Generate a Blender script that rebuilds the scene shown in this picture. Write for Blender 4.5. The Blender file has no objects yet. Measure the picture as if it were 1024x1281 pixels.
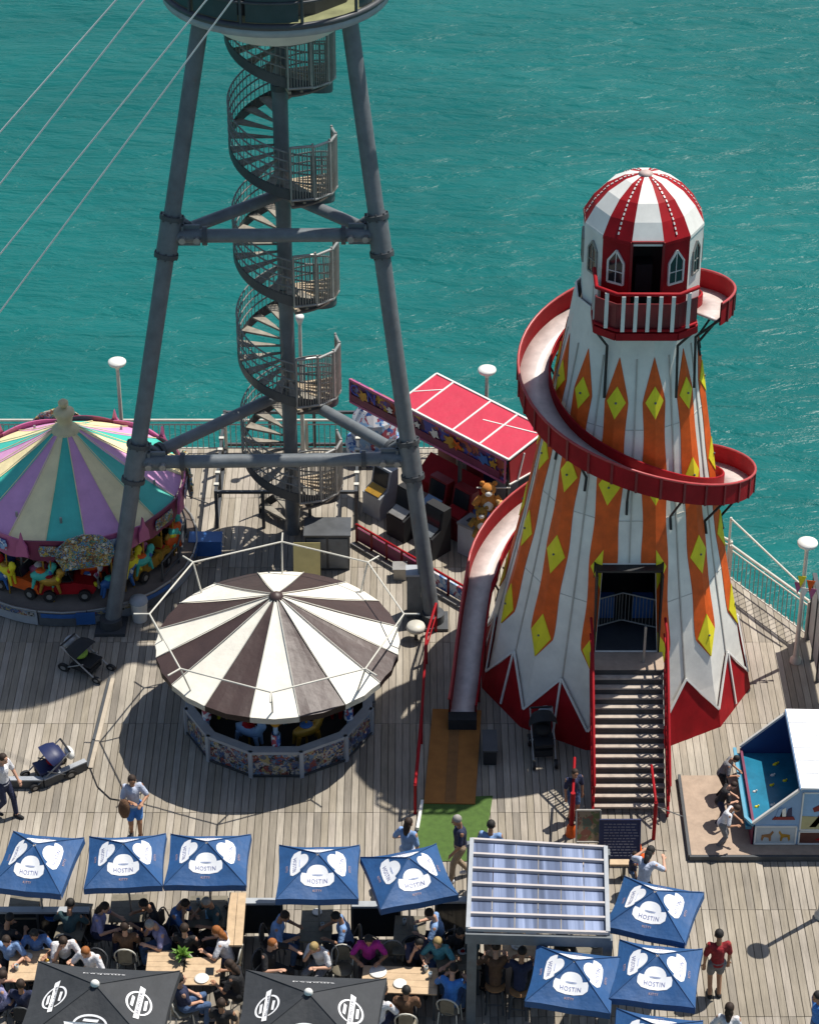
import bpy, math, random
from mathutils import Vector, Matrix
from math import sin, cos, pi, radians
random.seed(7)
SC = bpy.context.scene
COL = SC.collection
# ------------------------------------------------------------------ camera, world, sun, exposure
CAM_H, PITCH, FPX = 36.0, 34.0, 3250.0
cam = bpy.data.cameras.new('camera'); camo = bpy.data.objects.new('camera', cam); COL.objects.link(camo)
camo.location = (0, 0, CAM_H); camo.rotation_euler = (radians(90 - PITCH), 0, 0)
cam.sensor_fit = 'HORIZONTAL'; cam.sensor_width = 36; cam.lens = 36 * FPX / 1024
cam.clip_start = 1; cam.clip_end = 9000
SC.camera = camo
SUN_EL, SUN_AZ = 63.0, 54.0          # azimuth from +Y (away from the camera) towards +X (right)
world = bpy.data.worlds.new('World'); SC.world = world; world.use_nodes = True
wn = world.node_tree.nodes; wl = world.node_tree.links
sky = wn.new('ShaderNodeTexSky'); sky.sky_type = 'NISHITA'; sky.sun_disc = False
sky.sun_elevation = radians(SUN_EL); sky.sun_rotation = radians(SUN_AZ)
wl.new(sky.outputs[0], wn['Background'].inputs[0]); wn['Background'].inputs[1].default_value = 0.085
sl = bpy.data.lights.new('sun', 'SUN'); sl.energy = 4.6; sl.angle = radians(0.5); sl.color = (1, .95, .87)
so = bpy.data.objects.new('sun', sl); COL.objects.link(so); so.location = (30, 60, 60)
sd = Vector((sin(radians(SUN_AZ)) * cos(radians(SUN_EL)), cos(radians(SUN_AZ)) * cos(radians(SUN_EL)), sin(radians(SUN_EL))))
so.rotation_euler = sd.to_track_quat('Z', 'Y').to_euler()
SC.view_settings.view_transform = 'Standard'; SC.view_settings.look = 'None'
SC.view_settings.gamma = 1; SC.view_settings.exposure = 0.42; SC.view_settings.use_curve_mapping = False

# ------------------------------------------------------------------ survey helpers: from photo measurements to metres
_c, _s = cos(radians(PITCH)), sin(radians(PITCH))
def _ray(u, v):
    a = (u - 512) / FPX; b = (640.5 - v) / FPX
    return a, _c + b * _s, -_s + b * _c
def px(u, v, z=0.0):
    dx, dy, dz = _ray(u, v); t = (z - CAM_H) / dz
    return Vector((dx * t, dy * t, z))
def pxy(u, v, Y):
    dx, dy, dz = _ray(u, v); t = Y / dy
    return Vector((dx * t, Y, CAM_H + dz * t))

# ------------------------------------------------------------------ mesh builder
class MB:
    def __init__(s): s.v = []; s.f = []; s.m = []; s.sm = []
    def add(s, vs, fs, m=0, sm=False, M=None):
        o = len(s.v)
        for p in vs:
            p = Vector(p)
            s.v.append(M @ p if M is not None else p)
        for f in fs:
            s.f.append(tuple(i + o for i in f)); s.m.append(m); s.sm.append(sm)
        return s
    def box(s, c, d, rz=0, m=0, M=None):
        x, y, z = d[0] / 2, d[1] / 2, d[2] / 2
        vs = [(-x,-y,-z),(x,-y,-z),(x,y,-z),(-x,y,-z),(-x,-y,z),(x,-y,z),(x,y,z),(-x,y,z)]
        T = Matrix.Translation(c) @ Matrix.Rotation(rz, 4, 'Z')
        if M is not None: T = M @ T
        return s.add(vs, [(3,2,1,0),(4,5,6,7),(0,1,5,4),(1,2,6,5),(2,3,7,6),(3,0,4,7)], m, False, T)
    def beam(s, a, b, w, h, m=0, up=(0,0,1)):
        a, b = Vector(a), Vector(b); d = b - a; L = d.length
        if L < 1e-6: return s
        y = d / L; u = Vector(up)
        if abs(y.dot(u)) > .98: u = Vector((0,1,0))
        x = y.cross(u).normalized(); z = x.cross(y)
        T = Matrix(((x.x,y.x,z.x,0),(x.y,y.y,z.y,0),(x.z,y.z,z.z,0),(0,0,0,1)))
        T.translation = (a + b) / 2
        return s.box((0,0,0), (w, L, h), 0, m, T)
    def tube(s, pts, r, n=8, closed=False, m=0, caps=True):
        P = [Vector(p) for p in pts]; N = len(P)
        rs = r if isinstance(r, (list, tuple)) else [r] * N
        t0 = (P[1] - P[0]).normalized()
        u = Vector((0,0,1)) if abs(t0.z) < .9 else Vector((1,0,0))
        nrm = (u - t0 * u.dot(t0)).normalized()
        rings = []
        for i in range(N):
            if closed: t = (P[(i+1) % N] - P[i-1]).normalized()
            elif i == 0: t = t0
            elif i == N-1: t = (P[i] - P[i-1]).normalized()
            else:
                t = ((P[i+1]-P[i]).normalized() + (P[i]-P[i-1]).normalized())
                t = t.normalized() if t.length > 1e-6 else (P[i]-P[i-1]).normalized()
            nrm = nrm - t * nrm.dot(t)
            nrm = nrm.normalized() if nrm.length > 1e-6 else t.orthogonal().normalized()
            b = t.cross(nrm)
            rings.append([P[i] + (nrm * cos(2*pi*k/n) + b * sin(2*pi*k/n)) * rs[i] for k in range(n)])
        vs = [p for R in rings for p in R]; fs = []
        for i in range(N if closed else N-1):
            j = (i+1) % N
            for k in range(n):
                k2 = (k+1) % n
                fs.append((i*n+k, i*n+k2, j*n+k2, j*n+k))
        s.add(vs, fs, m, True)
        if caps and not closed:
            s.add(rings[0], [tuple(range(n))[::-1]], m); s.add(rings[-1], [tuple(range(n))], m)
        return s
    def cyl(s, a, b, r, n=12, m=0): return s.tube([a, b], r, n, False, m)
    def lathe(s, prof, n=24, c=(0,0,0), ph=0, m=0, sm=True, mf=None, a0=0, a1=2*pi):
        full = abs(a1 - a0 - 2*pi) < 1e-6; cols = n if full else n + 1
        vs = []
        for (r, z) in prof:
            for k in range(cols):
                a = ph + a0 + (a1-a0) * k / n
                vs.append((c[0] + r*cos(a), c[1] + r*sin(a), c[2] + z))
        o = len(s.v); s.v += [Vector(p) for p in vs]
        for i in range(len(prof)-1):
            for k in range(n):
                k2 = (k+1) % cols
                s.f.append((o+i*cols+k, o+i*cols+k2, o+(i+1)*cols+k2, o+(i+1)*cols+k)); s.m.append(mf(k, i) if mf else m); s.sm.append(sm)
        return s
    def prism(s, pts, vec, m=0):
        P = [Vector(p) for p in pts]; n = len(P); d = Vector(vec)
        fs = [tuple(range(n))[::-1], tuple(range(n, 2*n))] + [(i, (i+1) % n, n+(i+1) % n, n+i) for i in range(n)]
        return s.add(P + [p + d for p in P], fs, m)
    def plate(s, pts, th, m=0):
        P = [Vector(p) for p in pts]; nn = (P[1]-P[0]).cross(P[2]-P[0]).normalized()
        return s.prism(P, nn * th, m)
    def ell(s, c, r, n=12, m=0, M=None):
        h = n // 2; vs = []; fs = []
        for i in range(h+1):
            a = pi * i / h
            for k in range(n):
                vs.append((c[0]+r[0]*sin(a)*cos(2*pi*k/n), c[1]+r[1]*sin(a)*sin(2*pi*k/n), c[2]+r[2]*cos(a)))
        for i in range(h):
            for k in range(n):
                k2 = (k+1) % n
                fs.append((i*n+k, (i+1)*n+k, (i+1)*n+k2, i*n+k2))
        return s.add(vs, fs, m, True, M)
    def strip(s, A, B, th=0, m=0, sm=False):
        """quads between two equally long polylines; th thickens it by a vector or scalar in z"""
        n = len(A)
        if not th:
            return s.add(list(A)+list(B), [(i, i+1, n+i+1, n+i) for i in range(n-1)], m, sm)
        d = Vector((0,0,th)) if isinstance(th, (int,float)) else Vector(th)
        vs = list(A)+list(B)+[Vector(p)+d for p in A]+[Vector(p)+d for p in B]
        fs = []
        for i in range(n-1):
            fs += [(n+i, n+i+1, i+1, i), (2*n+i, 2*n+i+1, 3*n+i+1, 3*n+i), (i, i+1, 2*n+i+1, 2*n+i), (3*n+i, 3*n+i+1, n+i+1, n+i)]
        fs += [(0, 2*n, 3*n, n), (n-1, 2*n-1, 4*n-1, 3*n-1)]
        return s.add(vs, fs, m, sm)
    def build(s, name, mats, parent=None, world=True, **props):
        me = bpy.data.meshes.new(name)
        vs = s.v
        if parent is not None and world:
            I = wm(parent).inverted(); vs = [I @ p for p in s.v]
        me.from_pydata([tuple(p) for p in vs], [], s.f)
        if not isinstance(mats, (list, tuple)): mats = [mats]
        for m in mats: me.materials.append(m)
        me.polygons.foreach_set('material_index', s.m); me.polygons.foreach_set('use_smooth', s.sm)
        me.update()
        return link(name, me, parent, **props)
def wm(o):
    M = Matrix.Translation(o.location) @ o.rotation_euler.to_matrix().to_4x4() @ Matrix.Diagonal((*o.scale, 1))
    return wm(o.parent) @ M if o.parent else M
def link(name, data, parent=None, **props):
    o = bpy.data.objects.new(name, data); COL.objects.link(o)
    if parent is not None: o.parent = parent
    for k, v in props.items(): o[k] = v
    return o
def tag(o, label=None, cat=None, group=None, kind=None):
    for k, v in (('label', label), ('category', cat), ('group', group), ('kind', kind)):
        if v is not None: o[k] = v
    return o
def thing(name, label, cat, loc=(0,0,0), rz=0, group=None):
    o = bpy.data.objects.new(name, None); COL.objects.link(o); o.location = loc; o.rotation_euler = (0,0,rz)
    o.empty_display_size = .2
    return tag(o, label, cat, group)
def copy_tree(o, parent=None):
    c = o.copy(); COL.objects.link(c)
    if parent is not None: c.parent = parent
    for ch in list(o.children): copy_tree(ch, c)
    return c
def place(proto, used, loc, rz=0, label=None, group=None, scale=None):
    o = proto if not used else copy_tree(proto)
    used.append(1); o.location = loc; o.rotation_euler = (0,0,rz)
    if scale: o.scale = scale
    return tag(o, label, None, group)

# ------------------------------------------------------------------ materials
MC = {}
def srgb(r, g, b):
    f = lambda c: (c/255)/12.92 if c/255 <= .04045 else ((c/255+.055)/1.055)**2.4
    return (f(r), f(g), f(b))
def mat(name, col, rough=.6, metal=0, var=.18, vscale=3.0, bump=.0, bscale=60, spec=.5, rust=0, bdist=.02):
    if name in MC: return MC[name]
    m = bpy.data.materials.new(name); m.use_nodes = True; nt = m.node_tree; N = nt.nodes; L = nt.links
    b = N['Principled BSDF']; b.inputs['Roughness'].default_value = rough; b.inputs['Metallic'].default_value = metal
    b.inputs['Specular IOR Level'].default_value = spec
    tc = N.new('ShaderNodeNewGeometry')
    if var > 0:
        n1 = N.new('ShaderNodeTexNoise'); n1.inputs['Scale'].default_value = vscale; n1.inputs['Detail'].default_value = 6; n1.inputs['Roughness'].default_value = .65
        L.new(tc.outputs['Position'], n1.inputs['Vector'])
        r = N.new('ShaderNodeMapRange'); r.inputs[1].default_value = .3; r.inputs[2].default_value = .72
        r.inputs[3].default_value = 1-var; r.inputs[4].default_value = 1+var*.6
        L.new(n1.outputs[0], r.inputs[0])
        mx = N.new('ShaderNodeMix'); mx.data_type = 'RGBA'; mx.blend_type = 'MULTIPLY'; mx.inputs[0].default_value = 1
        mx.inputs[6].default_value = (*col, 1); L.new(r.outputs[0], mx.inputs[7]); outc = mx.outputs[2]
        if rust > 0:
            mp = N.new('ShaderNodeMapping'); mp.inputs['Scale'].default_value = (5,5,1.3); L.new(tc.outputs['Position'], mp.inputs[0])
            n3 = N.new('ShaderNodeTexNoise'); n3.inputs['Scale'].default_value = 1.1; n3.inputs['Detail'].default_value = 9; n3.inputs['Roughness'].default_value = .75; L.new(mp.outputs[0], n3.inputs['Vector'])
            r3 = N.new('ShaderNodeMapRange'); r3.inputs[1].default_value = .60; r3.inputs[2].default_value = .74; r3.inputs[4].default_value = rust; L.new(n3.outputs[0], r3.inputs[0])
            m3 = N.new('ShaderNodeMix'); m3.data_type = 'RGBA'; L.new(r3.outputs[0], m3.inputs[0]); L.new(outc, m3.inputs[6]); m3.inputs[7].default_value = (.15,.075,.035,1); outc = m3.outputs[2]
        L.new(outc, b.inputs['Base Color'])
    else: b.inputs['Base Color'].default_value = (*col, 1)
    if bump > 0:
        n2 = N.new('ShaderNodeTexNoise'); n2.inputs['Scale'].default_value = bscale; n2.inputs['Detail'].default_value = 4
        L.new(tc.outputs['Position'], n2.inputs['Vector'])
        bp = N.new('ShaderNodeBump'); bp.inputs['Strength'].default_value = bump; bp.inputs['Distance'].default_value = bdist
        L.new(n2.outputs[0], bp.inputs['Height']); L.new(bp.outputs[0], b.inputs['Normal'])
    MC[name] = m
    return m
def busy(name, cols, scale=6, rough=.5):
    """hand-painted fairground artwork: irregular patches of several colours"""
    if name in MC: return MC[name]
    m = bpy.data.materials.new(name); m.use_nodes = True; nt = m.node_tree; N = nt.nodes; L = nt.links
    b = N['Principled BSDF']; b.inputs['Roughness'].default_value = rough
    tc = N.new('ShaderNodeTexCoord'); n0 = N.new('ShaderNodeTexNoise'); n0.inputs['Scale'].default_value = scale*.8; n0.inputs['Detail'].default_value = 3
    L.new(tc.outputs['Object'], n0.inputs['Vector'])
    mxv = N.new('ShaderNodeMix'); mxv.data_type = 'RGBA'; mxv.blend_type = 'LINEAR_LIGHT'; mxv.inputs[0].default_value = .3
    L.new(tc.outputs['Object'], mxv.inputs[6]); L.new(n0.outputs[1], mxv.inputs[7])
    vo = N.new('ShaderNodeTexVoronoi'); vo.inputs['Scale'].default_value = scale
    L.new(mxv.outputs[2], vo.inputs['Vector'])
    se = N.new('ShaderNodeSeparateColor'); L.new(vo.outputs['Color'], se.inputs[0])
    cr = N.new('ShaderNodeValToRGB'); cr.color_ramp.interpolation = 'CONSTANT'
    els = cr.color_ramp.elements
    while len(els) < len(cols): els.new(.5)
    for i, c in enumerate(cols): els[i].position = i/len(cols); els[i].color = (*c, 1)
    L.new(se.outputs[0], cr.inputs[0]); L.new(cr.outputs[0], b.inputs['Base Color'])
    MC[name] = m
    return m
def deckwood(name='deck_wood', pw=.155, pl=3.0, base=(.318,.283,.228), lo=.70, hi=1.2):
    m = bpy.data.materials.new(name); m.use_nodes = True; nt = m.node_tree; N = nt.nodes; L = nt.links
    b = N['Principled BSDF']; b.inputs['Roughness'].default_value = .82; b.inputs['Specular IOR Level'].default_value = .3
    g = N.new('ShaderNodeNewGeometry'); sp = N.new('ShaderNodeSeparateXYZ'); L.new(g.outputs['Position'], sp.inputs[0])
    def fl(sock, d):
        a = N.new('ShaderNodeMath'); a.operation = 'DIVIDE'; a.inputs[1].default_value = d; L.new(sock, a.inputs[0])
        f = N.new('ShaderNodeMath'); f.operation = 'FLOOR'; L.new(a.outputs[0], f.inputs[0]); return f.outputs[0]
    cb = N.new('ShaderNodeCombineXYZ'); L.new(fl(sp.outputs[0], pw), cb.inputs[0]); L.new(fl(sp.outputs[1], pl), cb.inputs[1])
    wn_ = N.new('ShaderNodeTexWhiteNoise'); wn_.noise_dimensions = '3D'; L.new(cb.outputs[0], wn_.inputs['Vector'])
    cr = N.new('ShaderNodeValToRGB'); e = cr.color_ramp.elements
    e[0].position = 0; e[0].color = (base[0]*lo, base[1]*lo, base[2]*lo*1.03, 1)
    e[1].position = 1; e[1].color = (base[0]*hi, base[1]*hi*1.01, base[2]*hi*1.02, 1)
    k = e.new(.35); k.color = (base[0]*.9, base[1]*.88, base[2]*.84, 1)
    k = e.new(.7); k.color = (base[0]*1.06, base[1]*1.05, base[2]*1.08, 1)
    L.new(wn_.outputs[0], cr.inputs[0])
    mp = N.new('ShaderNodeMapping'); mp.inputs['Scale'].default_value = (26, 1.6, 26); L.new(g.outputs['Position'], mp.inputs[0])
    n1 = N.new('ShaderNodeTexNoise'); n1.inputs['Scale'].default_value = 1; n1.inputs['Detail'].default_value = 7; n1.inputs['Roughness'].default_value = .7; L.new(mp.outputs[0], n1.inputs['Vector'])
    n2 = N.new('ShaderNodeTexNoise'); n2.inputs['Scale'].default_value = .55; n2.inputs['Detail'].default_value = 5; L.new(g.outputs['Position'], n2.inputs['Vector'])
    def mr(s, a, b_, c, d):
        r = N.new('ShaderNodeMapRange'); r.inputs[1].default_value = a; r.inputs[2].default_value = b_; r.inputs[3].default_value = c; r.inputs[4].default_value = d; L.new(s, r.inputs[0]); return r.outputs[0]
    def mul(a, b_):
        x = N.new('ShaderNodeMix'); x.data_type = 'RGBA'; x.blend_type = 'MULTIPLY'; x.inputs[0].default_value = 1; L.new(a, x.inputs[6]); L.new(b_, x.inputs[7]); return x.outputs[2]
    c1 = mul(cr.outputs[0], mr(n1.outputs[0], .3, .7, .72, 1.15)); c2 = mul(c1, mr(n2.outputs[0], .35, .7, .8, 1.12))
    L.new(c2, b.inputs['Base Color'])
    bp = N.new('ShaderNodeBump'); bp.inputs['Strength'].default_value = .35; bp.inputs['Distance'].default_value = .006
    L.new(n1.outputs[0], bp.inputs['Height']); L.new(bp.outputs[0], b.inputs['Normal'])
    return m
def seamat():
    m = bpy.data.materials.new('sea_water'); m.use_nodes = True; nt = m.node_tree; N = nt.nodes; L = nt.links
    b = N['Principled BSDF']; b.inputs['Specular IOR Level'].default_value = .22; b.inputs['Roughness'].default_value = .3; b.inputs['IOR'].default_value = 1.33
    g = N.new('ShaderNodeNewGeometry')
    def noise(scale, sx, sy, rz, det=5, ro=.55, dist=0):
        mp = N.new('ShaderNodeMapping'); mp.inputs['Scale'].default_value = (sx, sy, 1); mp.inputs['Rotation'].default_value = (0,0,rz)
        L.new(g.outputs['Position'], mp.inputs[0]); n = N.new('ShaderNodeTexNoise'); n.inputs['Scale'].default_value = scale
        n.inputs['Detail'].default_value = det; n.inputs['Roughness'].default_value = ro; n.inputs['Distortion'].default_value = dist
        L.new(mp.outputs[0], n.inputs['Vector']); return n.outputs[0]
    def math_(op, a, b_):
        x = N.new('ShaderNodeMath'); x.operation = op
        for i, q in enumerate((a, b_)):
            if isinstance(q, (int, float)): x.inputs[i].default_value = q
            else: L.new(q, x.inputs[i])
        return x.outputs[0]
    big = noise(.28, .5, 1.2, radians(24), 4, .5, .4); mid = noise(1.15, .45, 1.3, radians(14), 5, .6, .5); fine = noise(2.2, .7, 1.15, radians(-8), 5, .6, .3)
    h = math_('ADD', math_('ADD', math_('MULTIPLY', big, 1.0), math_('MULTIPLY', mid, .5)), math_('MULTIPLY', fine, .08))
    bp = N.new('ShaderNodeBump'); bp.inputs['Strength'].default_value = .8; bp.inputs['Distance'].default_value = .65
    L.new(h, bp.inputs['Height']); L.new(bp.outputs[0], b.inputs['Normal'])
    cr = N.new('ShaderNodeValToRGB'); e = cr.color_ramp.elements
    e[0].position = .35; e[0].color = (.004, .092, .088, 1); e[1].position = .68; e[1].color = (.008, .132, .125, 1)
    L.new(noise(.05, .6, 1.3, radians(20), 6, .6, .6), cr.inputs[0])
    cr2 = N.new('ShaderNodeValToRGB'); e = cr2.color_ramp.elements
    e[0].position = .66; e[0].color = (0,0,0,1); e[1].position = .82; e[1].color = (.06,.06,.06,1)
    L.new(noise(.9, .28, 1.5, radians(12), 8, .72, .8), cr2.inputs[0])
    mx = N.new('ShaderNodeMix'); mx.data_type = 'RGBA'; L.new(cr2.outputs[0], mx.inputs[0]); L.new(cr.outputs[0], mx.inputs[6]); mx.inputs[7].default_value = (.10,.36,.33,1)
    L.new(mx.outputs[2], b.inputs['Base Color'])
    return m
WOOD = deckwood()
SEA = seamat()
white = mat('white_paint', (.72,.71,.66), .45, var=.14, vscale=1.6)
cream = mat('cream_panel', (.74,.72,.65), .55, var=.16, vscale=1.6, rust=.22, bump=.12, bscale=2.5, bdist=.06)
orange = mat('orange_paint', (.68,.105,.012), .55, var=.26, vscale=3.5, spec=.3, rust=.25, bump=.12, bscale=2.5, bdist=.06)
yellow = mat('yellow_paint', (.76,.66,.025), .55, var=.15, spec=.3)
red = mat('red_paint', (.30,.007,.012), .6, var=.25, vscale=2.5, spec=.15, rust=.2)
darkred = mat('dark_red_paint', (.20,.008,.012), .45, var=.25)
steel = mat('grey_steel_paint', (.135,.15,.16), .45, var=.28, vscale=3, rust=.55, bump=.15, bscale=30)
darksteel = mat('dark_steel', (.055,.06,.065), .5, var=.25)
galv = mat('galvanised_steel', (.33,.32,.30), .45, .5, var=.25)
stairrail = mat('stair_rail_steel', (.19,.19,.18), .5, var=.3, vscale=5)
rusty = mat('weathered_stair_steel', (.26,.235,.19), .7, var=.45, vscale=5)
pipe = mat('cream_pipe', (.55,.53,.46), .5, var=.15)
black = mat('black_matt', (.012,.012,.013), .6, var=.3)
blackfab = mat('black_fabric', (.016,.017,.019), .85, var=.25, bump=.2)
glass_dark = mat('dark_glass', (.02,.024,.028), .12, var=.1)
brown = mat('brown_canvas', (.052,.030,.026), .5, var=.2, vscale=2, bump=.5, bscale=2.2, bdist=.05, rust=.12)
offwhite = mat('offwhite_canvas', (.74,.70,.60), .6, var=.12, vscale=1.5, bump=.5, bscale=2.2, bdist=.05, rust=.12)
blue = mat('blue_canvas', (.014,.072,.20), .62, var=.16, vscale=4, bump=.6, bscale=5, bdist=.03)
blackcan = mat('charcoal_canvas', (.030,.033,.037), .75, var=.2, vscale=4, bump=.6, bscale=5, bdist=.03)
printwhite = mat('white_print', (.78,.78,.78), .6, var=.05)
printblue = mat('blue_print', (.05,.07,.22), .6, var=.1)
printred = mat('pale_red_print', (.45,.28,.24), .6, var=.1)
printgrey = mat('dark_grey_print', (.12,.12,.14), .6, var=.1)
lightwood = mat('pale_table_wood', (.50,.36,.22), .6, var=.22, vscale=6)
midwood = mat('brown_board', (.30,.145,.055), .75, var=.2)
teal_c = mat('teal_canvas', (.05,.45,.36), .5, var=.12, bump=.5, bscale=2.2, bdist=.05, rust=.12); pink_c = mat('pink_canvas', (.60,.29,.50), .5, var=.12, bump=.5, bscale=2.2, bdist=.05, rust=.12); cream_c = mat('cream_canvas', (.78,.66,.37), .5, var=.12, bump=.5, bscale=2.2, bdist=.05, rust=.12)
pinkpaint = mat('pink_fairground_paint', (.42,.10,.22), .45, var=.2)
goldpaint = mat('gold_paint', (.45,.25,.03), .4, .3, var=.3)
purple = mat('maroon_paint', (.16,.02,.06), .5, var=.3)
roofred = mat('red_canvas_roof', (.50,.022,.055), .55, var=.12, vscale=2, bump=.5, bscale=2.2, bdist=.05, rust=.12)
navy = mat('navy_board', (.010,.018,.075), .5, var=.15)
stallblue = mat('stall_blue', (.012,.045,.17), .55, var=.12)
poolblue = mat('pool_teal', (.015,.16,.26), .25, var=.25, vscale=3)
paleblue = mat('pale_blue_board', (.22,.36,.55), .55, var=.12)
greenmat = mat('green_turf_mat', (.065,.125,.022), .95, var=.25, vscale=8, bump=.5, bscale=200)
browncoir = mat('brown_coir_mat', (.34,.14,.03), .95, var=.2, vscale=4, bump=.4, bscale=150)
coirdark = mat('worn_mat_strip', (.23,.105,.032), .95, var=.2, vscale=6)
platmat = mat('platform_board', (.36,.27,.20), .85, var=.2, vscale=5, bump=.2)
poly = None
slidefl = mat('slide_bed', (.60,.52,.48), .35, var=.22, vscale=4)
plush = mat('orange_plush', (.55,.22,.04), .95, var=.4, vscale=9)
greyplastic = mat('grey_plastic', (.34,.36,.38), .5, var=.15)
bluecrate = mat('blue_plastic', (.03,.12,.35), .45)
limegreen = mat('lime_fabric', (.35,.55,.08), .8)
ART1 = busy('painted_artwork_panels', [(.10,.12,.16),(.35,.28,.12),(.05,.08,.18),(.40,.36,.30),(.22,.05,.04),(.12,.20,.30),(.02,.02,.02)], 10)
ART2 = busy('painted_gallery_artwork', [(.30,.05,.03),(.05,.06,.28),(.48,.30,.03),(.12,.03,.12),(.20,.22,.40),(.35,.10,.04),(.06,.02,.05)], 5.5)
ART3 = busy('jewelled_rounding_board', [(.04,.03,.02),(.40,.30,.04),(.05,.20,.40),(.45,.42,.35),(.10,.05,.03),(.25,.10,.02),(.03,.22,.18)], 14)
ART4 = busy('blue_white_ride_artwork', [(.45,.52,.60),(.03,.10,.32),(.20,.35,.55),(.60,.60,.62),(.30,.05,.08)], 6)
ART5 = busy('picture_board_print', [(.13,.15,.05),(.22,.08,.05),(.28,.20,.12),(.10,.12,.08)], 7)

def text_mesh(txt, size, parent, loc, rot, m, name='lettering', ext=.002, world=True):
    cu = bpy.data.curves.new('lettering', 'FONT'); cu.body = txt; cu.size = size; cu.align_x = 'CENTER'; cu.align_y = 'CENTER'; cu.extrude = ext; cu.resolution_u = 2
    o = bpy.data.objects.new('tmp', cu); COL.objects.link(o)
    dg = bpy.context.evaluated_depsgraph_get(); me = bpy.data.meshes.new_from_object(o.evaluated_get(dg)); bpy.data.objects.remove(o)
    me.materials.clear(); me.materials.append(m)
    M = Matrix.Translation(loc) @ rot
    me.transform(wm(parent).inverted() @ M if world else M)
    return link(name, me, parent)

def polymat():
    m = mat('polycarbonate_sheet', (.17,.21,.32), .28, var=0); nt = m.node_tree; N = nt.nodes; L = nt.links; b = N['Principled BSDF']
    g = N.new('ShaderNodeNewGeometry'); cols_ = []
    for sc, rng in (((3.2,.05,1),(.42,.60)),((14,.25,1),(.35,.7))):
        mp = N.new('ShaderNodeMapping'); mp.inputs['Scale'].default_value = sc; L.new(g.outputs['Position'], mp.inputs[0])
        n = N.new('ShaderNodeTexNoise'); n.inputs['Scale'].default_value = 1; n.inputs['Detail'].default_value = 4; L.new(mp.outputs[0], n.inputs['Vector'])
        r = N.new('ShaderNodeMapRange'); r.inputs[1].default_value = rng[0]; r.inputs[2].default_value = rng[1]; L.new(n.outputs[0], r.inputs[0]); cols_.append(r.outputs[0])
    ad = N.new('ShaderNodeMath'); ad.operation = 'MULTIPLY_ADD'; L.new(cols_[0], ad.inputs[0]); ad.inputs[1].default_value = .75; 
    m2 = N.new('ShaderNodeMath'); m2.operation = 'MULTIPLY'; L.new(cols_[1], m2.inputs[0]); m2.inputs[1].default_value = .3; L.new(m2.outputs[0], ad.inputs[2])
    cr = N.new('ShaderNodeValToRGB'); e = cr.color_ramp.elements; e[0].color = (.075,.095,.15,1); e[1].color = (.30,.36,.52,1); k = e.new(.5); k.color = (.13,.165,.26,1)
    L.new(ad.outputs[0], cr.inputs[0]); L.new(cr.outputs[0], b.inputs['Base Color'])
    return m
poly = polymat()
# ================================================================== SETTING
SEAZ = -8.0
mb = MB(); mb.add([(-4000,-3000,SEAZ),(4000,-3000,SEAZ),(4000,6000,SEAZ),(-4000,6000,SEAZ)], [(0,1,2,3)])
tag(mb.build('sea_water', SEA), 'choppy teal green sea around the pier', None, None, 'structure')

def deck_right(y):           # the pier's right-hand edge
    if y > 56.3: return -99
    if y > 50.6: return 7.7 + (1.6-7.7) * (y-50.6)/5.7
    if y > 48.2: return 9.35 + (7.7-9.35) * (y-48.2)/2.4
    return 9.35
DECK_PTS = [(-16,56.3),(1.6,56.3),(7.7,50.6),(9.35,48.2),(9.35,30),(-16,30)]
mb = MB(); mb.prism([(x,y,-.34) for x,y in DECK_PTS][::-1], (0,0,.28))
deck = mb.build('deck', darksteel); tag(deck, 'weathered timber pier deck', None, None, 'structure')
PW, PL, GAP = .155, 3.0, .011
rp = random.Random(3)
planks = []
for i in range(int(-16/PW), int(9.35/PW)+1):
    for j in range(10, 20):
        x = (i+.5)*PW; y0 = j*PL; y1 = y0+PL
        off = 0
        ym = min(y1, 56.3); lim = min(deck_right(y0+.01), 9.35)
        if x > lim: continue
        while ym > y0+.1 and x > deck_right(ym-.001): ym -= .1
        if ym - y0 < .15: continue
        planks.append((x, y0, ym))
def visible_key(p):
    x, y0, y1 = p; ym = (y0+y1)/2
    d = ym*_c + CAM_H*_s; u = 512 + x*FPX/d
    inside = -10 < u < 1034 and y1 > 36.1
    return (0 if inside else 1, d)
planks.sort(key=visible_key)
pm = {}
def plank_mesh(L):
    k = round(L, 2)
    if k not in pm:
        q = MB(); w = PW-GAP; t = .05; bv = .006
        prof = [(-w/2,-t),(-w/2,-bv),(-w/2+bv,0),(w/2-bv,0),(w/2,-bv),(w/2,-t)]
        q.prism([(a,-L/2+.006,b) for a,b in prof][::-1], (0,L-.012,0)); me = bpy.data.meshes.new('plank')
        me.from_pydata([tuple(v) for v in q.v], [], q.f); me.materials.append(WOOD); me.update(); pm[k] = me
    return pm[k]
rest = MB()
for n, (x, y0, y1) in enumerate(planks):
    dz = rp.uniform(-.004,.004); tl = rp.uniform(-.02,.02)
    if n < 300:
        o = link('plank', plank_mesh(y1-y0), deck); o.location = (x, (y0+y1)/2, dz); o.rotation_euler = (0, tl, 0)
    else:
        w = PW-GAP
        rest.add([(x-w/2,y0+.006,dz-tl*w/2),(x+w/2,y0+.006,dz+tl*w/2),(x+w/2,y1-.006,dz+tl*w/2),(x-w/2,y1-.006,dz-tl*w/2),
                  (x-w/2,y0+.006,-.05),(x+w/2,y0+.006,-.05),(x+w/2,y1-.006,-.05),(x-w/2,y1-.006,-.05)],
                 [(0,1,2,3),(4,5,1,0),(6,7,3,2),(5,6,2,1),(7,4,0,3)])
tag(rest.build('plank_rows', WOOD, deck), None, None, None, 'stuff')

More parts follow.
